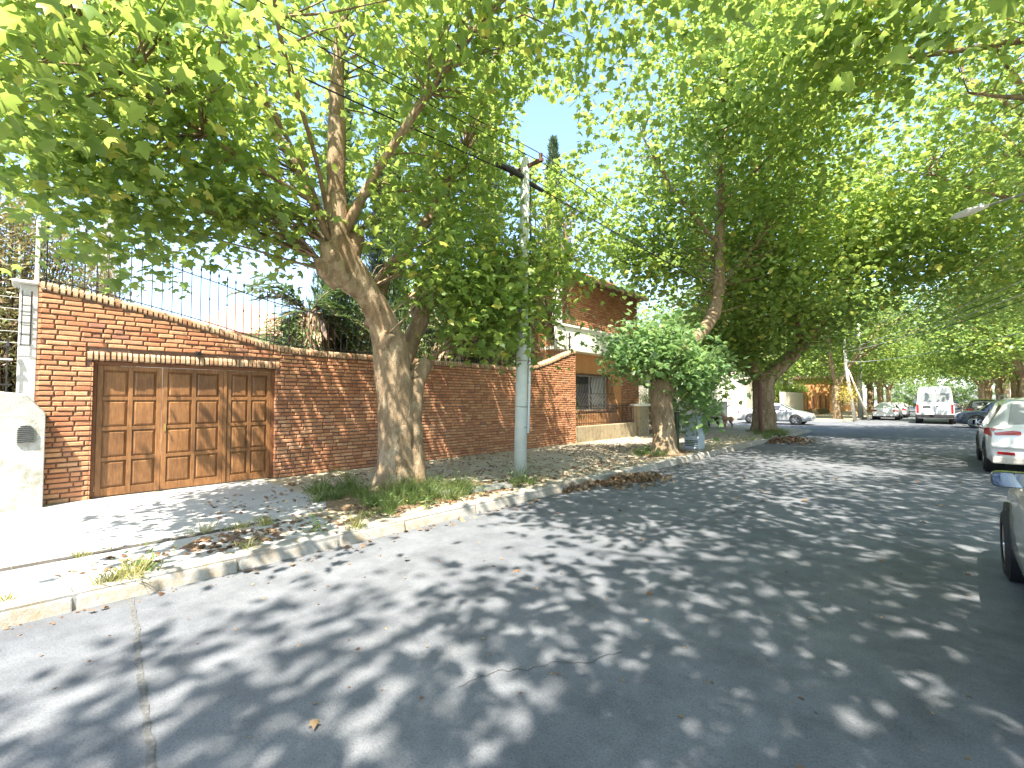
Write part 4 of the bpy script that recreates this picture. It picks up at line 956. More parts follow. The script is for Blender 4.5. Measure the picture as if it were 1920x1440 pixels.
# ------------------------------------------------------------ poles, wires, lamp
up = thing('utility_pole', (-6.0,6.55,SZ), 'pale blue-grey utility pole with a conduit, standing right of the big plane tree', 'utility pole')
mb = MB(); mb.tube([(-6.0,6.55,0.05),(-6.0,6.6,2.0),(-6.0,6.66,4.5),(-6.0,6.72,6.5)],[0.125,0.115,0.098,0.085],24); put(mb, 'shaft', M['pole'], up, smooth=True)
mb = MB(); mb.tube([(-5.885,6.66,1.0),(-5.90,6.72,2.0),(-5.92,6.76,3.1)],[0.024]*3,10); put(mb, 'conduit', M['conduit'], up, smooth=True)
mb = MB(); mb.tube([(-5.925,6.76,3.1),(-5.93,6.78,4.5),(-5.94,6.80,6.2)],[0.012]*3,8); put(mb, 'riser_cable', M['cable'], up, smooth=True)
for z in (1.1,1.5,2.4,3.0):
    mb = MB(); mb.tube([(-6.0,6.565+z*0.016,z),(-6.0,6.565+z*0.016,z+0.03)],[0.128-0.006*z]*2,24); mb.tube([(-5.9,6.66+z*0.03,z),(-5.9,6.66+z*0.03,z+0.03)],[0.032]*2,10); put(mb, 'strap', M['grille'], up, smooth=False)
mb = MB(); mb.box((-5.906,6.60,1.55),(-5.889,6.625,1.9)); put(mb, 'marker_plate', M['plastic'], up)
mb = MB(); mb.box((-6.42,6.69,6.30),(-5.55,6.75,6.36)); mb.tube([(-6.35,6.72,6.36),(-6.35,6.72,6.46)],[0.03,0.04],8); mb.tube([(-5.6,6.72,6.36),(-5.6,6.72,6.46)],[0.03,0.04],8); 
put(mb, 'crossarm', M['rust'], up)
mb = MB(); mb.tube([(-6.0,6.72,6.1),(-6.0,6.35,6.12),(-6.0,5.9,6.1)],[0.05,0.06,0.04],8); mb.tube([(-6.0,6.8,6.05),(-5.95,7.2,6.0)],[0.05,0.04],8); put(mb, 'cable_clamp', M['plastic'], up)
def cable(a, b, sag, r, label, group, m='cable', n=24):
    mb = MB(); a = Vector(a); b = Vector(b)
    mb.tube([a.lerp(b, i/n) - Vector((0,0,4*sag*(i/n)*(1-i/n))) for i in range(n+1)], r, 6, cap=False)
    return tag(mb.build('overhead_cable', M[m], smooth=True), label, 'cable', group)
G1 = 'cables along the left kerb'
for (dx,z,r,lab) in ((-0.35,6.32,0.008,'overhead cable nearest the houses, along the left kerb'),(-0.35,6.46,0.008,'second thin overhead cable along the left kerb'),(0.4,6.46,0.008,'thin overhead cable on the street side of the pole crossarm'),(0.4,6.30,0.008,'outermost thin overhead cable above the left kerb'),(0.0,6.08,0.013,'thick black bundled cable clamped to the utility pole')):
    mb = MB(); pts = []
    for (y0,y1) in ((-24,6.7),(6.7,43.5)):
        for i in range(25 if y0 < 0 else 25):
            u = i/24; pts.append((-6+dx*(1 if True else 0), y0+(y1-y0)*u, z-4*0.42*u*(1-u)))
    mb.tube(pts, r, 6, cap=False); tag(mb.build('overhead_cable', M['cable'], smooth=True), lab, 'cable', G1)
lp = thing('leaning_pole', (-5.1,43.2,SZ), 'pale wooden pole leaning slightly with a brace, left of the white concrete pole', 'utility pole')
mb = MB(); mb.tube([(-4.9,43.0,0.05),(-5.4,43.2,4.0),(-5.5,43.3,6.4)],[0.13,0.11,0.1],12); put(mb, 'shaft', M['palewall'], lp, smooth=True)
mb = MB(); mb.tube([(-4.2,44.6,0.05),(-5.3,43.3,4.0)],[0.07,0.06],10); put(mb, 'brace', M['palewall'], lp, smooth=True)
bg = thing('flowering_climber', (-5.45,42.9,1.5), 'bright yellow flowering climber on the leaning pole', 'climber')
mb = MB(); mb.tube([(-5.1,43.0,1.6),(-5.2,42.8,2.0),(-5.35,42.95,2.6)],0.03,5); put(mb, 'stem', M['bark'], bg, smooth=True); g_=np.random.default_rng(5); Q=g_.normal(0,1,(900,3))*np.array([0.32,0.45,0.42])+np.array([0.1,0.05,0.65]); leaves_mesh('flowers', Q, 0.14, M['yellow'], bg, 'l', rg=g_)
wp = thing('concrete_pole', (-4.9-0.35,49.5,SZ), 'tall white concrete pole beside the parked white sedan', 'utility pole')
mb = MB(); mb.tube([(-5.25,49.5,0.05),(-5.25,49.5,9.0)],[0.2,0.13],16); put(mb, 'shaft', M['white'], wp, smooth=True)
mb = MB(); mb.box((-6.2,49.45,7.6),(-4.3,49.55,7.7)); put(mb, 'crossarm', M['rust'], wp)
G2 = 'cables crossing the street'
for i,(z0,z1,lab) in enumerate(((5.9,7.4,'topmost pale cable crossing the street on the right'),(5.3,5.7,'second pale cable crossing above the van'),(5.2,5.45,'third cable of the bundle crossing above the van'),(5.1,5.25,'fourth cable of the bundle crossing above the van'),(5.0,5.05,'fifth cable of the bundle crossing above the van'),(4.3,4.0,'lowest thin pale cable crossing above the van'))):
    cable((-5.4,43.3,z0+0.3), (5.6,9.5-0.3*i,z1), 0.35+0.05*i, 0.013, lab, G2, 'pcable' if i in (0,1,3,5) else 'cable')
sl_ = thing('street_lamp', (3.1,16.7,SZ), 'street lamp reaching over the street, its pale head among leaves at upper right', 'street lamp')
mb = MB(); mb.tube([(3.1,16.7,0.05),(3.1,16.7,6.9)],[0.11,0.08],14); put(mb, 'shaft', M['pole'], sl_, smooth=True)
mb = MB(); mb.tube([(3.1,16.7,6.85),(2.2,16.7,6.85),(0.85,16.7,6.6)],[0.04,0.035,0.03],10); put(mb, 'arm', M['grille'], sl_, smooth=True)
mb = MB(); mb.tube([(0.95,16.7,6.62),(0.8,16.7,6.6),(0.6,16.7,6.56),(0.35,16.7,6.5),(0.25,16.7,6.47)],[0.04,0.08,0.10,0.08,0.02],12); lo = put(mb, 'lamp_head', M['white'], sl_, smooth=True)
lo.data.transform(__import__('mathutils').Matrix.Translation((0,0,0)))

# ------------------------------------------------------------ street furniture
cb = thing('service_cabinet', (-5.45,13.75,SZ), 'blue-grey metal service cabinet behind the bushy plane trunk', 'cabinet')
mb = MB(); mb.box((-5.68,13.5,0.2),(-5.24,13.95,1.12)); put(mb, 'body', M['boxgrey'], cb, bevel=0.012)
mb = MB(); mb.box((-5.71,13.47,1.121),(-5.21,13.98,1.17)); put(mb, 'lid', M['boxgrey'], cb, bevel=0.01)
mb = MB(); mb.box((-5.66,13.52,0.1),(-5.26,13.93,0.199)); put(mb, 'plinth', M['kerb'], cb)
mb = MB()
for k in range(4): mb.box((-5.64,13.488,0.28+k*0.05),(-5.28,13.499,0.3+k*0.05))
mb.box((-5.3,13.486,0.6),(-5.28,13.4985,0.72)); put(mb, 'vents', M['plastic'], cb)
mb = MB(); mb.tube([(-5.75,13.15,0.05),(-5.75,13.15,1.25)],0.07,12); mb2 = MB(); mb2.tube([(-5.75,13.15,1.25),(-5.75,13.15,1.29)],0.08,12)
ps = thing('bollard', (-5.75,13.15,SZ), 'dark green post between the bushy plane trunk and the grey cabinet', 'bollard'); put(mb, 'shaft', M['needle'], ps, smooth=False); put(mb2, 'cap', M['plastic'], ps)
rp = thing('rusty_post', (-5.95,23.4,SZ), 'rusty brown post standing just left of the corner plane trunk', 'post')
mb = MB(); mb.tube([(-6.05,22.75,0.05),(-6.05,22.75,2.35)],[0.09,0.085],12); put(mb, 'shaft', M['rust'], rp, smooth=True)
mb = MB(); mb.tube([(-6.05,22.75,2.35),(-6.05,22.75,2.45)],[0.1,0.06],12); put(mb, 'cap', M['rust'], rp)
# old metal channel lying on the verge
mc = thing('metal_channel', (-5.55,5.0,SZ+0.03), 'old dark metal channel lying on the verge between tree and pole', 'metal profile')
mb = MB(); a_ = Vector((-5.72,4.45,0.17)); b_ = Vector((-5.50,5.75,0.18))
d = (b_-a_).normalized(); s_ = Vector((d.y,-d.x,0))
def beam(mb, off, w_, z0, z1):
    p = [a_+s_*(off-w_), a_+s_*(off+w_), b_+s_*(off+w_), b_+s_*(off-w_)]
    mb.add([(q.x,q.y,z0) for q in p]+[(q.x,q.y,z1) for q in p], [(3,2,1,0),(4,5,6,7),(0,1,5,4),(1,2,6,5),(2,3,7,6),(3,0,4,7)])
beam(mb, 0, 0.05, SZ+0.012, SZ+0.03); put(mb, 'web', M['plastic'], mc)
mb = MB(); beam(mb, -0.058, 0.008, SZ+0.012, SZ+0.085); beam(mb, 0.058, 0.008, SZ+0.012, SZ+0.07); put(mb, 'flange', M['grille'], mc)
# dogs
def dog(loc, rz, label, m, s=1.0):
    root = thing('dog', loc, label, 'dog', rz=rz); mb = MB()
    mb.tube([(-0.34,0,0.50),(-0.25,0,0.51),(-0.05,0,0.49),(0.14,0,0.48),(0.27,0,0.52),(0.34,0,0.56)],[0.06,0.105,0.10,0.13,0.12,0.08],12)
    mb.tube([(0.26,0,0.54),(0.38,0,0.63),(0.44,0,0.68)],[0.10,0.07,0.06],10)
    mb.tube([(0.40,0,0.68),(0.46,0,0.70),(0.52,0,0.68),(0.62,0,0.655),(0.65,0,0.65)],[0.05,0.078,0.065,0.036,0.022],10)
    mb.tube([(-0.32,0,0.53),(-0.44,0,0.50),(-0.54,0,0.58)],[0.035,0.024,0.012],7)
    for sy in (0.07,-0.07):
        f = 0.06 if sy > 0 else -0.05
        mb.tube([(0.22,sy,0.45),(0.22+f*0.3,sy,0.27),(0.21+f,sy,0.14),(0.21+f,sy,0.03),(0.26+f,sy,0.02)],[0.06,0.04,0.028,0.024,0.026],8)
        mb.tube([(-0.25,sy,0.46),(-0.20+f,sy,0.30),(-0.33+f,sy,0.18),(-0.31+f,sy,0.04),(-0.26+f,sy,0.02)],[0.085,0.055,0.03,0.024,0.026],8)
        mb.tube([(0.44,sy*0.75,0.74),(0.43,sy*1.2,0.77),(0.41,sy*1.4,0.70)],[0.03,0.025,0.01],6)
    o = mb.build('body', m, root, smooth=True); rm = o.modifiers.new('join','REMESH'); rm.mode='VOXEL'; rm.voxel_size=0.016; rm.use_smooth_shade=True
    root.scale = (s,s,s); return root
dog((-9.0,25.2,SZ), R(215), 'black dog standing on the far pavement by the corner tree', M['dogfur'], 1.0)
dog((-8.45,25.8,SZ), R(250), 'tan and white dog next to the black dog', M['dogtan'], 1.05)

# ------------------------------------------------------------ vehicles (x forward)
def wheel(parent, x, y, r, w_, side, name='wheel'):
    n = 28; mb = MB(); prof = [(r*0.62,w_/2-0.005),(r*0.66,w_/2),(r*0.9,w_/2),(r*0.98,w_/2-0.02),(r,w_/2-0.05),(r,-w_/2+0.05),(r*0.98,-w_/2+0.02),(r*0.9,-w_/2),(r*0.62,-w_/2)]
    vs=[]; fs=[]; m_=len(prof)
    for k in range(n):
        a = 2*math.pi*k/n
        for (rr,yy) in prof: vs.append((rr*math.cos(a), side*yy, rr*math.sin(a)))
    for k in range(n):
        for j in range(m_-1): fs.append((k*m_+j,((k+1) % n)*m_+j,((k+1) % n)*m_+j+1,k*m_+j+1))
    e = bpy.data.objects.new(name, None); col.objects.link(e); e.parent = parent; e.location = (x,y,r)
    mb.add(vs, fs); t = mb.build('tyre', M['tyre'], e, smooth=True)
    mb = MB(); ro = r*0.63; yf = side*(w_/2-0.03)
    mb.tube([(0,side*(w_/2-0.09),0),(0,side*(w_/2-0.085),0)], ro, n)
    for k in range(5):
        a = 2*math.pi*k/5
        for da in (-0.14,0.14):
            mb.tube([(0.03*math.cos(a),yf,0.03*math.sin(a)),(ro*0.98*math.cos(a+da),yf,ro*0.98*math.sin(a+da))],[0.03,0.02],5)
    mb.tube([(0,side*(w_/2-0.06),0),(0,side*(w_/2-0.012),0)],[0.06,0.045],12)
    vs=[];fs=[]
    for k in range(n):
        a=2*math.pi*k/n
        for (rr,yy) in ((ro,w_/2-0.01),(ro*0.9,w_/2-0.012),(ro*0.88,w_/2-0.06)): vs.append((rr*math.cos(a),side*yy,rr*math.sin(a)))
    for k in range(n):
        for j in range(2): fs.append((k*3+j,((k+1) % n)*3+j,((k+1) % n)*3+j+1,k*3+j+1))
    mb.add(vs,fs); mb.build('rim', M['rim'], e, smooth=False)
    return e
def vehicle(name, loc, rz, label, cat, L, W, paint, st, wb, rw, glassm='cglass', rear=None, front=None, group=None, mirrors=True, win=None, arch=True):
    """st: stations (x, zbot, zbelt, ztop, wbody, wtop); cabin where ztop > zbelt+0.2"""
    root = thing(name, loc, label, cat, group, rz)
    def sec(s, k=0.0):
        x_,zb,zl,zt,wb_,wt = s; hb=wb_/2; ht=wt/2
        if zt < zl+0.1: 
            return [(x_,hb*0.90,zb),(x_,hb*0.99,zb+0.12),(x_,hb,zl*0.55+zb*0.45),(x_,hb*0.97,zl-0.05),(x_,hb*0.90,zl+0.0),(x_,hb*0.75,zt-0.01),(x_,hb*0.4,zt+0.015),(x_,0,zt+0.02)]
        return [(x_,hb*0.90,zb),(x_,hb*0.99,zb+0.12),(x_,hb,zl*0.55+zb*0.45),(x_,hb*0.985,zl-0.05),(x_,hb*0.95,zl),(x_,ht,zt-0.10),(x_,ht*0.82,zt-0.015),(x_,0,zt+0.01)]
    mb = MB(); S=[sec(s) for s in st]; k=8; vs=[]
    for s in S:
        vs += s + [(a_,-b_,c_) for a_,b_,c_ in s[:-1]][::-1]
    m_=15; fs=[]
    for i in range(len(S)-1):
        for j in range(m_-1): fs.append((i*m_+j,i*m_+j+1,(i+1)*m_+j+1,(i+1)*m_+j))
        fs.append((i*m_+m_-1,i*m_,(i+1)*m_,(i+1)*m_+m_-1))
    fs.append(tuple(range(m_))); fs.append(tuple(reversed(range((len(S)-1)*m_,len(S)*m_))))
    mb.add(vs,fs); body = mb.build('body', paint, root, smooth=True, bevel=0.02)
    body.data.polygons.foreach_set('use_smooth',[True]*len(body.data.polygons))
    es = body.modifiers.new('edge','EDGE_SPLIT'); es.split_angle = R(38)
    # side windows
    for (xa,xb) in (win or []):
        for sd in (1,-1):
            g = MB(); pts=[]
            def at(x_):
                for i in range(len(st)-1):
                    a0,b0 = st[i],st[i+1]
                    lo,hi = (a0,b0) if a0[0] < b0[0] else (b0,a0)
                    if lo[0] <= x_ <= hi[0]:
                        u=(x_-lo[0])/(hi[0]-lo[0]); q=[lo[j]*(1-u)+hi[j]*u for j in range(6)]; return q
                return st[0]
            n=6; f=[]
            for i in range(n+1):
                x_=xa+(xb-xa)*i/n; q=at(x_); hb=q[4]/2*0.95; ht=q[5]/2; zl=q[2]; zt=q[3]-0.10
                for u in (0.08,0.92):
                    pts.append((x_, sd*(hb+(ht-hb)*u+0.008), zl+(zt-zl)*u))
            for i in range(n): f.append((2*i,2*i+2,2*i+3,2*i+1))
            g.add(pts,f); g.build('side_window', M[glassm], root)
    for (x_,sd) in ((wb[0],1),(wb[0],-1),(wb[1],1),(wb[1],-1)):
        yv = sd*(W/2-0.09)
        if arch:
            a = MB(); a.tube([(x_,sd*(W/2-0.30),rw+0.02),(x_,sd*(W/2+0.004),rw+0.02)], rw*1.16, 28); a.build('wheel_arch', M['plastic'], root)
        wheel(root, x_, yv+sd*0.012, rw, 0.21, sd)
    return root
def quad(root, name, m, pts, th=0.012):
    c = [Vector(p) for p in pts]; nrm = (c[1]-c[0]).cross(c[2]-c[0]).normalized()
    mb = MB(); n=len(c); mb.add([tuple(p) for p in c]+[tuple(p+nrm*th) for p in c],[tuple(range(n))[::-1],tuple(range(n,2*n))]+[(i,(i+1) % n,(i+1) % n+n,i+n) for i in range(n)])
    return mb.build(name, m, root, bevel=0.004)
def mirrors(root, x_, y_, z_, paint, glass_back=True):
    for sd in (1,-1):
        mb = MB(); mb.tube([(x_+0.09,sd*(y_+0.13),z_),(x_+0.05,sd*(y_+0.13),z_),(x_-0.005,sd*(y_+0.13),z_)],[0.05,0.085,0.095],12); 
        o = mb.build('wing_mirror', paint, root, smooth=True); o.scale=(1,1,1)
        mb = MB(); mb.box((x_+0.02,sd*(y_)-0.04*1,z_-0.06),(x_+0.05,sd*(y_)+0.05,z_-0.03)); a=mb.build('mirror_arm', M['plastic'], root); a.parent=o
        mb = MB(); mb.tube([(x_-0.012,sd*(y_+0.13),z_),(x_-0.006,sd*(y_+0.13),z_)],0.082,14); g=mb.build('mirror_glass', M['mirror'], root); g.parent=o
# white SUV parked on the right, seen from behind
suv_st = [(-2.22,0.42,0.72,0.74,1.50,1.3),(-2.20,0.34,0.98,1.00,1.74,1.4),(-2.10,0.28,1.05,1.12,1.84,1.3),(-1.93,0.24,1.06,1.42,1.86,1.24),(-1.75,0.22,1.06,1.63,1.87,1.26),(-1.3,0.22,1.05,1.70,1.88,1.28),(-0.4,0.22,1.03,1.71,1.88,1.28),(0.4,0.22,1.01,1.68,1.88,1.26),(0.75,0.22,1.0,1.52,1.88,1.26),(1.25,0.22,1.0,1.03,1.87,1.3),(1.9,0.24,0.95,0.97,1.83,1.3),(2.2,0.3,0.82,0.84,1.68,1.2),(2.3,0.4,0.62,0.63,1.45,1.1)]
sv = vehicle('suv', (1.60,16.7,0), R(90), 'pearl white SUV parked on the right with red rear lamps', 'suv', 4.6, 1.88, M['p_pearl'], suv_st, (1.38,-1.35), 0.36, win=[(-1.65,-0.75),(-0.68,0.22),(0.28,0.95)])
quad(sv,'rear_window',M['pglass'],[(-2.115,0.60,1.13),(-2.115,-0.60,1.13),(-1.83,-0.52,1.56),(-1.83,0.52,1.56)],-0.02)
for sd in (1,-1):
    quad(sv,'tail_lamp',M['red'],[(-2.21,sd*0.80,0.88),(-2.225,sd*0.42,0.90),(-2.20,sd*0.42,0.97),(-2.13,sd*0.86,1.03)] if sd>0 else [(-2.13,sd*0.86,1.03),(-2.20,sd*0.42,0.97),(-2.225,sd*0.42,0.90),(-2.21,sd*0.80,0.88)],0.02)
    quad(sv,'tail_lamp',M['red'],[(-2.21,sd*0.86,0.86),(-2.0,sd*0.955,0.90),(-2.0,sd*0.945,1.03),(-2.13,sd*0.87,1.04)] if sd<0 else [(-2.13,sd*0.87,1.04),(-2.0,sd*0.945,1.03),(-2.0,sd*0.955,0.90),(-2.21,sd*0.86,0.86)],0.015)
    quad(sv,'reflector',M['red'],[(-2.235,sd*0.52,0.46),(-2.235,sd*0.78,0.47),(-2.235,sd*0.78,0.53),(-2.235,sd*0.52,0.52)],0.02*sd)
mb=MB(); mb.box((-2.26,-0.86,0.27),(-2.0,0.86,0.42)); mb.build('lower_bumper',M['palewall'],sv,bevel=0.03)
mb=MB(); mb.box((-2.265,-0.87,0.60),(-2.1,0.87,0.68)); mb.build('bumper',M['p_pearl'],sv,bevel=0.03)
mb=MB(); mb.box((-2.245,-0.26,0.70),(-2.215,0.26,0.82)); mb.build('number_plate',M['white'],sv,bevel=0.005)
mb=MB(); mb.tube([(-1.6,0.56,1.70),(-1.3,0.56,1.76),(0.3,0.56,1.745),(0.6,0.56,1.66)],0.018,8); mb.build('roof_rail',M['rim'],sv); mb=MB(); mb.tube([(-1.6,-0.56,1.70),(-1.3,-0.56,1.76),(0.3,-0.56,1.745),(0.6,-0.56,1.66)],0.018,8); mb.build('roof_rail',M['rim'],sv)
mirrors(sv,0.75,0.92,1.05,M['p_pearl'])
# champagne hatchback at the right edge, only its front corner shows
hb_st = [(-1.95,0.4,0.72,0.74,1.45,1.2),(-1.9,0.3,0.92,0.96,1.62,1.2),(-1.7,0.22,0.95,1.25,1.68,1.2),(-1.3,0.2,0.93,1.45,1.70,1.2),(-0.4,0.2,0.91,1.50,1.71,1.2),(0.3,0.2,0.89,1.44,1.71,1.18),(0.95,0.2,0.88,0.95,1.70,1.2),(1.5,0.22,0.84,0.87,1.69,1.2),(1.85,0.24,0.74,0.77,1.62,1.1),(2.02,0.3,0.6,0.62,1.46,1.0),(2.08,0.36,0.5,0.52,1.2,0.9)]
hb = vehicle('hatchback', (1.30,5.0,0), R(90), 'champagne hatchback cut off by the right edge, front corner and mirror visible', 'car', 4.0, 1.70, M['p_champ'], hb_st, (1.32,-1.25), 0.31, win=[(-1.55,-0.7),(-0.62,0.35)])
quad(hb,'headlamp',M['lens'],[(1.62,0.822,0.70),(1.93,0.72,0.66),(1.90,0.70,0.76),(1.60,0.80,0.80)],0.02)
quad(hb,'headlamp',M['lens'],[(1.60,-0.80,0.80),(1.90,-0.70,0.76),(1.93,-0.72,0.66),(1.62,-0.822,0.70)],0.02)
quad(hb,'windscreen',M['cglass'],[(0.94,0.68,0.97),(0.94,-0.68,0.97),(0.36,-0.55,1.40),(0.36,0.55,1.40)],0.012)
def big_mirror(root, x_, y0, z_, w_, h_):
    for sd in (1,-1):
        mb=MB(); pts=[(sd*(y0+w_*u),z_+h_*v) for u,v in ((0.0,0.35),(0.08,-0.35),(0.2,-0.48),(0.85,-0.5),(1.0,-0.35),(1.02,0.2),(0.92,0.45),(0.75,0.5),(0.15,0.5))]
        mb.prism(pts,'x',x_-0.0,x_+0.10); o=mb.build('wing_mirror',M['p_black'],root,bevel=0.02)
        mb=MB(); c=(sd*(y0+w_*0.5),z_); mb.prism([(c[0]+(p[0]-c[0])*0.9,c[1]+(p[1]-c[1])*0.86) for p in pts],'x',x_-0.006,x_-0.0005); g=mb.build('mirror_glass',M['mirror'],root); g.parent=o
        mb=MB(); mb.box((x_+0.02,min(sd*(y0-0.12),sd*(y0+0.02)),z_-0.05),(x_+0.06,max(sd*(y0-0.12),sd*(y0+0.02)),z_-0.01)); a=mb.build('mirror_arm',M['plastic'],root); a.parent=o
hb.scale = (1,1.06,1.0)
big_mirror(hb,0.30,0.78,1.02,0.20,0.125)
# white van
van_st = [(-2.6,0.5,1.2,2.3,1.86,1.55),(-2.57,0.4,1.25,2.5,1.95,1.62),(-2.3,0.36,1.3,2.56,1.98,1.66),(0.8,0.36,1.3,2.56,1.98,1.66),(1.4,0.36,1.25,2.3,1.98,1.6),(1.75,0.36,1.2,1.5,1.96,1.6),(2.2,0.38,1.1,1.13,1.92,1.5),(2.55,0.42,0.85,0.87,1.8,1.3),(2.62,0.5,0.6,0.62,1.6,1.2)]
vn = vehicle('van', (-0.45,44.9,0), R(90), 'white high-roofed van seen from behind in the middle of the street', 'van', 5.2, 2.0, M['p_white'], van_st, (1.7,-1.5), 0.34, win=[(0.9,1.45)])
for (a_,b_) in ((0.72,0.06),(-0.06,-0.72)): quad(vn,'rear_window',M['pglass'],[(-2.625,a_,1.55),(-2.625,b_,1.55),(-2.60,b_*0.97,2.12),(-2.60,a_*0.97,2.12)],-0.015)
for sd in (1,-1):
    mb=MB(); mb.box((-2.63,min(sd*0.80,sd*0.93),0.75),(-2.55,max(sd*0.80,sd*0.93),1.35)); mb.build('tail_lamp',M['red'],vn,bevel=0.01)
mb=MB(); mb.box((-2.66,-0.98,0.42),(-2.3,0.98,0.66)); mb.build('bumper',M['plastic'],vn,bevel=0.03)
mb=MB(); mb.box((-2.625,-0.006,0.72),(-2.60,0.006,2.4)); mb.build('door_seam',M['plastic'],vn)
mb=MB(); mb.box((-2.63,0.2,1.12),(-2.60,0.62,1.24)); mb.build('number_plate',M['plastic'],vn,bevel=0.004); mb=MB(); mb.box((-2.64,-0.2,1.2),(-2.60,-0.06,1.26)); mb.build('door_handle',M['plastic'],vn,bevel=0.004)
mirrors(vn,1.5,1.0,1.5,M['p_white'])
# sedans
sed_st = [(-2.2,0.42,0.62,0.64,1.4,1.1),(-2.15,0.3,0.92,0.95,1.62,1.2),(-1.6,0.22,0.98,1.02,1.72,1.2),(-1.35,0.2,0.96,1.08,1.74,1.16),(-0.75,0.2,0.94,1.38,1.75,1.14),(-0.2,0.2,0.92,1.45,1.75,1.14),(0.4,0.2,0.9,1.40,1.75,1.12),(1.15,0.2,0.89,0.96,1.75,1.15),(1.7,0.22,0.84,0.87,1.72,1.15),(2.1,0.26,0.72,0.74,1.6,1.05),(2.25,0.36,0.55,0.57,1.35,1.0)]
def sedan(loc, rz, label, paint, group=None):
    c = vehicle('sedan', loc, rz, label, 'car', 4.45, 1.75, paint, sed_st, (1.36,-1.34), 0.32, win=[(-1.0,-0.25),(-0.18,0.7)], group=group)
    quad(c,'windscreen',M['cglass'],[(1.12,0.72,0.98),(1.12,-0.72,0.98),(0.46,-0.52,1.36),(0.46,0.52,1.36)],0.012)
    quad(c,'rear_window',M['pglass'],[(-1.36,-0.66,1.06),(-1.36,0.66,1.06),(-0.80,0.5,1.34),(-0.80,-0.5,1.34)],0.012)
    for sd in (1,-1):
        mb=MB(); mb.box((2.02,min(sd*0.5,sd*0.76),0.62),(2.14,max(sd*0.5,sd*0.76),0.72)); mb.build('headlamp',M['lens'],c,bevel=0.02)
        mb=MB(); mb.box((-2.2,min(sd*0.52,sd*0.8),0.70),(-2.08,max(sd*0.52,sd*0.8),0.84)); mb.build('tail_lamp',M['red'],c,bevel=0.02)
    mb=MB(); mb.box((-2.26,-0.8,0.32),(-2.0,0.8,0.5)); mb.build('bumper',paint,c,bevel=0.03)
    mb=MB(); mb.box((-2.27,-0.75,0.22),(-2.0,0.75,0.318)); mb.build('valance',M['plastic'],c,bevel=0.01)
    mirrors(c,0.85,0.85,0.95,paint); return c
sedan((-8.45,35.4,0), R(0), 'silver sedan side-on in the cross street behind the corner plane tree', M['p_silver'])
sedan((-3.5,50.2,0), R(90), 'white sedan parked beyond the crossing, left of the van', M['p_white'])
sedan((-3.3,56.8,0), R(90), 'second pale sedan parked just beyond the white sedan', M['p_silver'])
sedan((1.9,52.5,0), R(90), 'dark red sedan beyond the crossing right of the van', M['p_red'])
ds = vehicle('suv', (2.75,38.5,0), R(180), 'dark blue SUV nosing out of the cross street between van and white SUV', 'suv', 4.6, 1.88, M['p_blue'], suv_st, (1.38,-1.35), 0.36, win=[(-1.65,-0.75),(-0.68,0.22),(0.28,0.95)])
quad(ds,'windscreen',M['cglass'],[(1.2,0.78,1.06),(1.2,-0.78,1.06),(0.78,-0.6,1.5),(0.78,0.6,1.5)],0.012)
mirrors(ds,0.85,0.92,1.05,M['p_blue'])
for sd in (1,-1):
    mb=MB(); mb.box((2.1,min(sd*0.5,sd*0.8),0.7),(2.24,max(sd*0.5,sd*0.8),0.84)); mb.build('headlamp',M['lens'],ds,bevel=0.02)
bs = vehicle('suv', (2.0,46.5,0), R(90), 'black SUV parked beyond the crossing, its roof above the dark blue SUV', 'suv', 4.6, 1.88, M['p_black'], suv_st, (1.38,-1.35), 0.36, win=[(-1.65,-0.75),(-0.68,0.22),(0.28,0.95)])
quad(bs,'rear_window',M['pglass'],[(-2.115,0.60,1.13),(-2.115,-0.60,1.13),(-1.83,-0.52,1.56),(-1.83,0.52,1.56)],-0.02)
for sd in (1,-1):
    mb=MB(); mb.box((-2.24,min(sd*0.55,sd*0.86),0.85),(-2.1,max(sd*0.55,sd*0.86),1.05)); mb.build('tail_lamp',M['red'],bs,bevel=0.02)

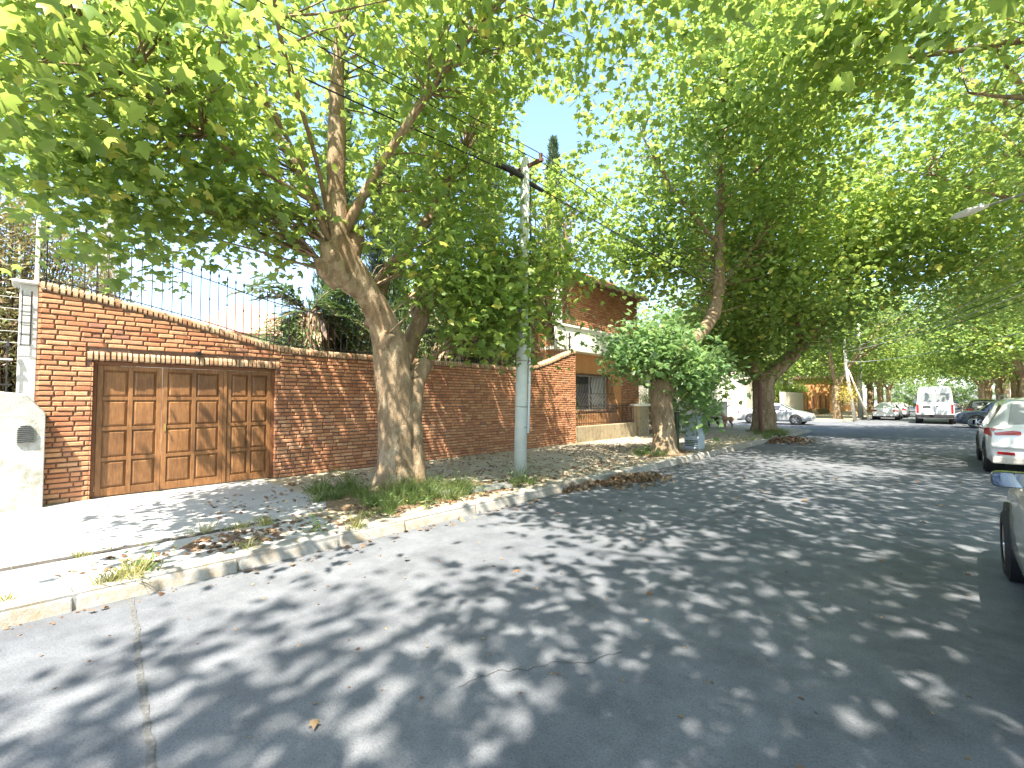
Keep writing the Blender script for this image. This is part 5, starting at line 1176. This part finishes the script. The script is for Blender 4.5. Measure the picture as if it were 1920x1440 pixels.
# ------------------------------------------------------------ grass, weeds, fallen leaves
def grass(name, spots, n, h, label, seed, m='grass'):
    g = np.random.default_rng(seed); P=[]
    for (x_,y_,rx,ry,wt) in spots:
        k=int(n*wt); a=g.uniform(0,6.283,k); r=np.sqrt(g.random(k)); z = SZ+0.005 if x_ < -5.02 else 0.01
        P.append(np.stack([x_+rx*r*np.cos(a), y_+ry*r*np.sin(a), np.full(k,z)],1))
    P=np.concatenate(P); n=len(P)
    nt_=max(8,n//42); ti=g.integers(0,n,nt_); own=g.integers(0,nt_,n); ctr=P[ti][own]; off=g.normal(0,0.035,(n,3)); off[:,2]=0; lo_=g.random(n) < 0.85
    P=np.where(lo_[:,None], ctr+off, P); th=(0.35+0.95*g.random(nt_)**1.5)[own]; th=np.where(lo_,th,0.4)
    tip=g.normal(0,0.35,(n,3))+off*14; tip[:,2]=1.0; nr=g.normal(0,1,(n,3)); nr[:,2]*=0.2
    # blades in two bent segments
    N,T,S=basis(nr,tip); L=h*th*g.uniform(0.5,1.25,n); w_=0.0035*g.uniform(0.7,1.5,n); bend=g.uniform(0.1,0.7,n)
    hz=g.normal(0,1,(n,3)); hz[:,2]=0; hz/=np.linalg.norm(hz,axis=1,keepdims=True)
    a=P-S*w_[:,None]; b=P+S*w_[:,None]; mid=P+T*(L*0.55)[:,None]; c=mid+S*(w_*0.8)[:,None]; d=mid-S*(w_*0.8)[:,None]; e=mid+(T*(1-bend[:,None])+hz*bend[:,None])*(L*0.5)[:,None]-np.array([0,0,1])*(bend*L*0.2)[:,None]
    V=np.stack([a,b,c,d,e],1).reshape(-1,3); me=bpy.data.meshes.new(name); k=np.arange(n)*5
    q=[(i,i+1,i+2,i+3) for i in k]+[(i+3,i+2,i+4) for i in k]
    me.from_pydata([tuple(v) for v in V],[],[tuple(int(j) for j in f) for f in q]); me.materials.append(M[m])
    at=me.attributes.new('tint','FLOAT','POINT'); at.data.foreach_set('value',np.repeat(np.clip(g.random(nt_)[own]*0.6+g.random(n)*0.45-0.05,0,1),5).astype(np.float32))
    o=bpy.data.objects.new(name,me); col.objects.link(o); return tag(o,label,name.replace('_',' '),kind='stuff')
grass('grass', [(-6.0,3.9,0.42,0.6,0.5),(-5.75,4.6,0.4,0.45,0.22),(-6.8,3.3,0.3,0.4,0.08),(-7.5,3.5,0.25,0.4,0.06),(-5.45,3.2,0.15,0.2,0.04),(-5.6,6.3,0.3,0.5,0.03)], 6000, 0.36, 'lush green grass growing round the foot of the big plane tree', 91)
grass('dry_weeds', [(-5.14,0.62,0.13,0.24,0.36),(-6.12,0.4,0.06,1.8,0.2),(-5.35,1.4,0.2,0.5,0.06),(-6.1,1.8,0.2,0.4,0.1),(-5.08,2.6,0.06,0.1,0.06),(-5.2,-0.15,0.08,0.08,0.06)], 900, 0.22, 'dry straw-coloured weeds sprouting from the kerb in front of the driveway', 92, 'drygrass')
grass('kerb_grass', [(-5.95,12.0,0.5,0.7,0.35),(-5.5,22.6,0.6,1.6,0.4),(-5.25,20.0,0.2,3.0,0.15),(-6.3,24.2,0.8,1.2,0.3)], 2600, 0.3, 'grass tufts round the farther street trees', 93)
def litter(name, spots, n, size, label, seed, m='litter', heap=0.0):
    g=np.random.default_rng(seed); P=[]
    for (x_,y_,rx,ry,wt,zz) in spots:
        k=int(n*wt); a=g.uniform(0,6.283,k); r=np.sqrt(g.random(k)); P.append(np.stack([x_+rx*r*np.cos(a),y_+ry*r*np.sin(a),zz+0.012+g.random(k)*0.01+heap*(1-r)*g.random(k)],1))
    P=np.concatenate(P); nr=g.normal(0,0.35 if heap==0 else 0.8,(len(P),3)); nr[:,2]=1.0; tip=g.normal(0,1,(len(P),3)); tip[:,2]*=0.2
    o=leaves_mesh(name,P,size,M[m],None,'5',nrm=nr,tip=tip,rg=g,tintv=g.random(len(P))); return tag(o,label,'leaf litter',kind='stuff')
litter('fallen_leaves', [(-7.2,8,2.1,6.5,0.42,SZ),(-5.6,3.0,0.4,3.0,0.12,SZ),(-7.4,16,2.0,6.0,0.16,SZ),(-5.8,5.0,0.6,1.2,0.10,SZ),(-4.8,6,0.15,6,0.03,0),(-5.6,1.6,0.35,0.5,0.05,SZ),(-2,8,3,8,0.012,0),(-5.7,9,0.5,3,0.06,SZ)], 3400, 0.075, 'dry brown leaves scattered over the pavement', 94)
litter('leaf_pile', [(-4.75,8.2,0.2,0.7,0.45,0.0),(-4.6,8.7,0.3,0.45,0.3,0.0),(-4.4,8.5,0.5,1.1,0.12,0.0),(-4.9,7.2,0.1,0.9,0.13,0.0)], 1000, 0.10, 'heap of dry brown leaves and twigs in the gutter', 95, heap=0.16)
litter('leaf_heap', [(-4.8,20.5,0.3,1.2,0.5,0.0),(-4.5,21.2,0.5,0.9,0.35,0.0),(-4.4,20.6,0.8,2.0,0.15,0.0)], 1000, 0.12, 'orange-brown leaf heap in the gutter before the corner tree', 96, heap=0.2)

g=np.random.default_rng(97); n=1500; P=np.stack([g.uniform(-5,2.6,n),g.uniform(-1,26,n),np.full(n,0.006)],1); P[:500,0]=-4.98+np.abs(g.normal(0,0.12,500))
nr=g.normal(0,0.3,(n,3)); nr[:,2]=1; tp=g.normal(0,1,(n,3)); tp[:,2]=0.05
tag(leaves_mesh('street_debris',P,0.028,M['litter'],None,'3',nrm=nr,tip=tp,rg=g,tintv=g.random(n)),'tiny dry leaf scraps and grit strewn over the street','debris',kind='stuff')

# broad-leaved weeds among the grass
g=np.random.default_rng(98); P=[]
for (x_,y_,r_) in ((-5.75,3.5,0.16),(-5.6,4.9,0.2),(-6.1,4.9,0.15),(-7.2,3.2,0.2),(-5.4,3.9,0.1),(-5.35,2.3,0.1),(-5.55,5.9,0.12),(-6.2,11.6,0.2),(-5.7,11.8,0.15),(-5.2,0.75,0.1),(-8.9,4.2,0.12),(-9.3,6.4,0.1)):
    k=60; P.append(np.stack([x_+g.normal(0,r_,k),y_+g.normal(0,r_,k),SZ+0.02+np.abs(g.normal(0,0.09,k))],1))
P=np.concatenate(P); n=len(P); tg=g.normal(0,1,(n,3)); tg[:,2]=np.abs(tg[:,2])*0.5
tag(leaves_mesh('broad_weeds',P,0.085,M['leaf_dark'],None,'l',tip=tg,rg=g,tintv=g.random(n)),'low broad-leaved weeds mixed into the grass round the street trees','weeds',kind='stuff')
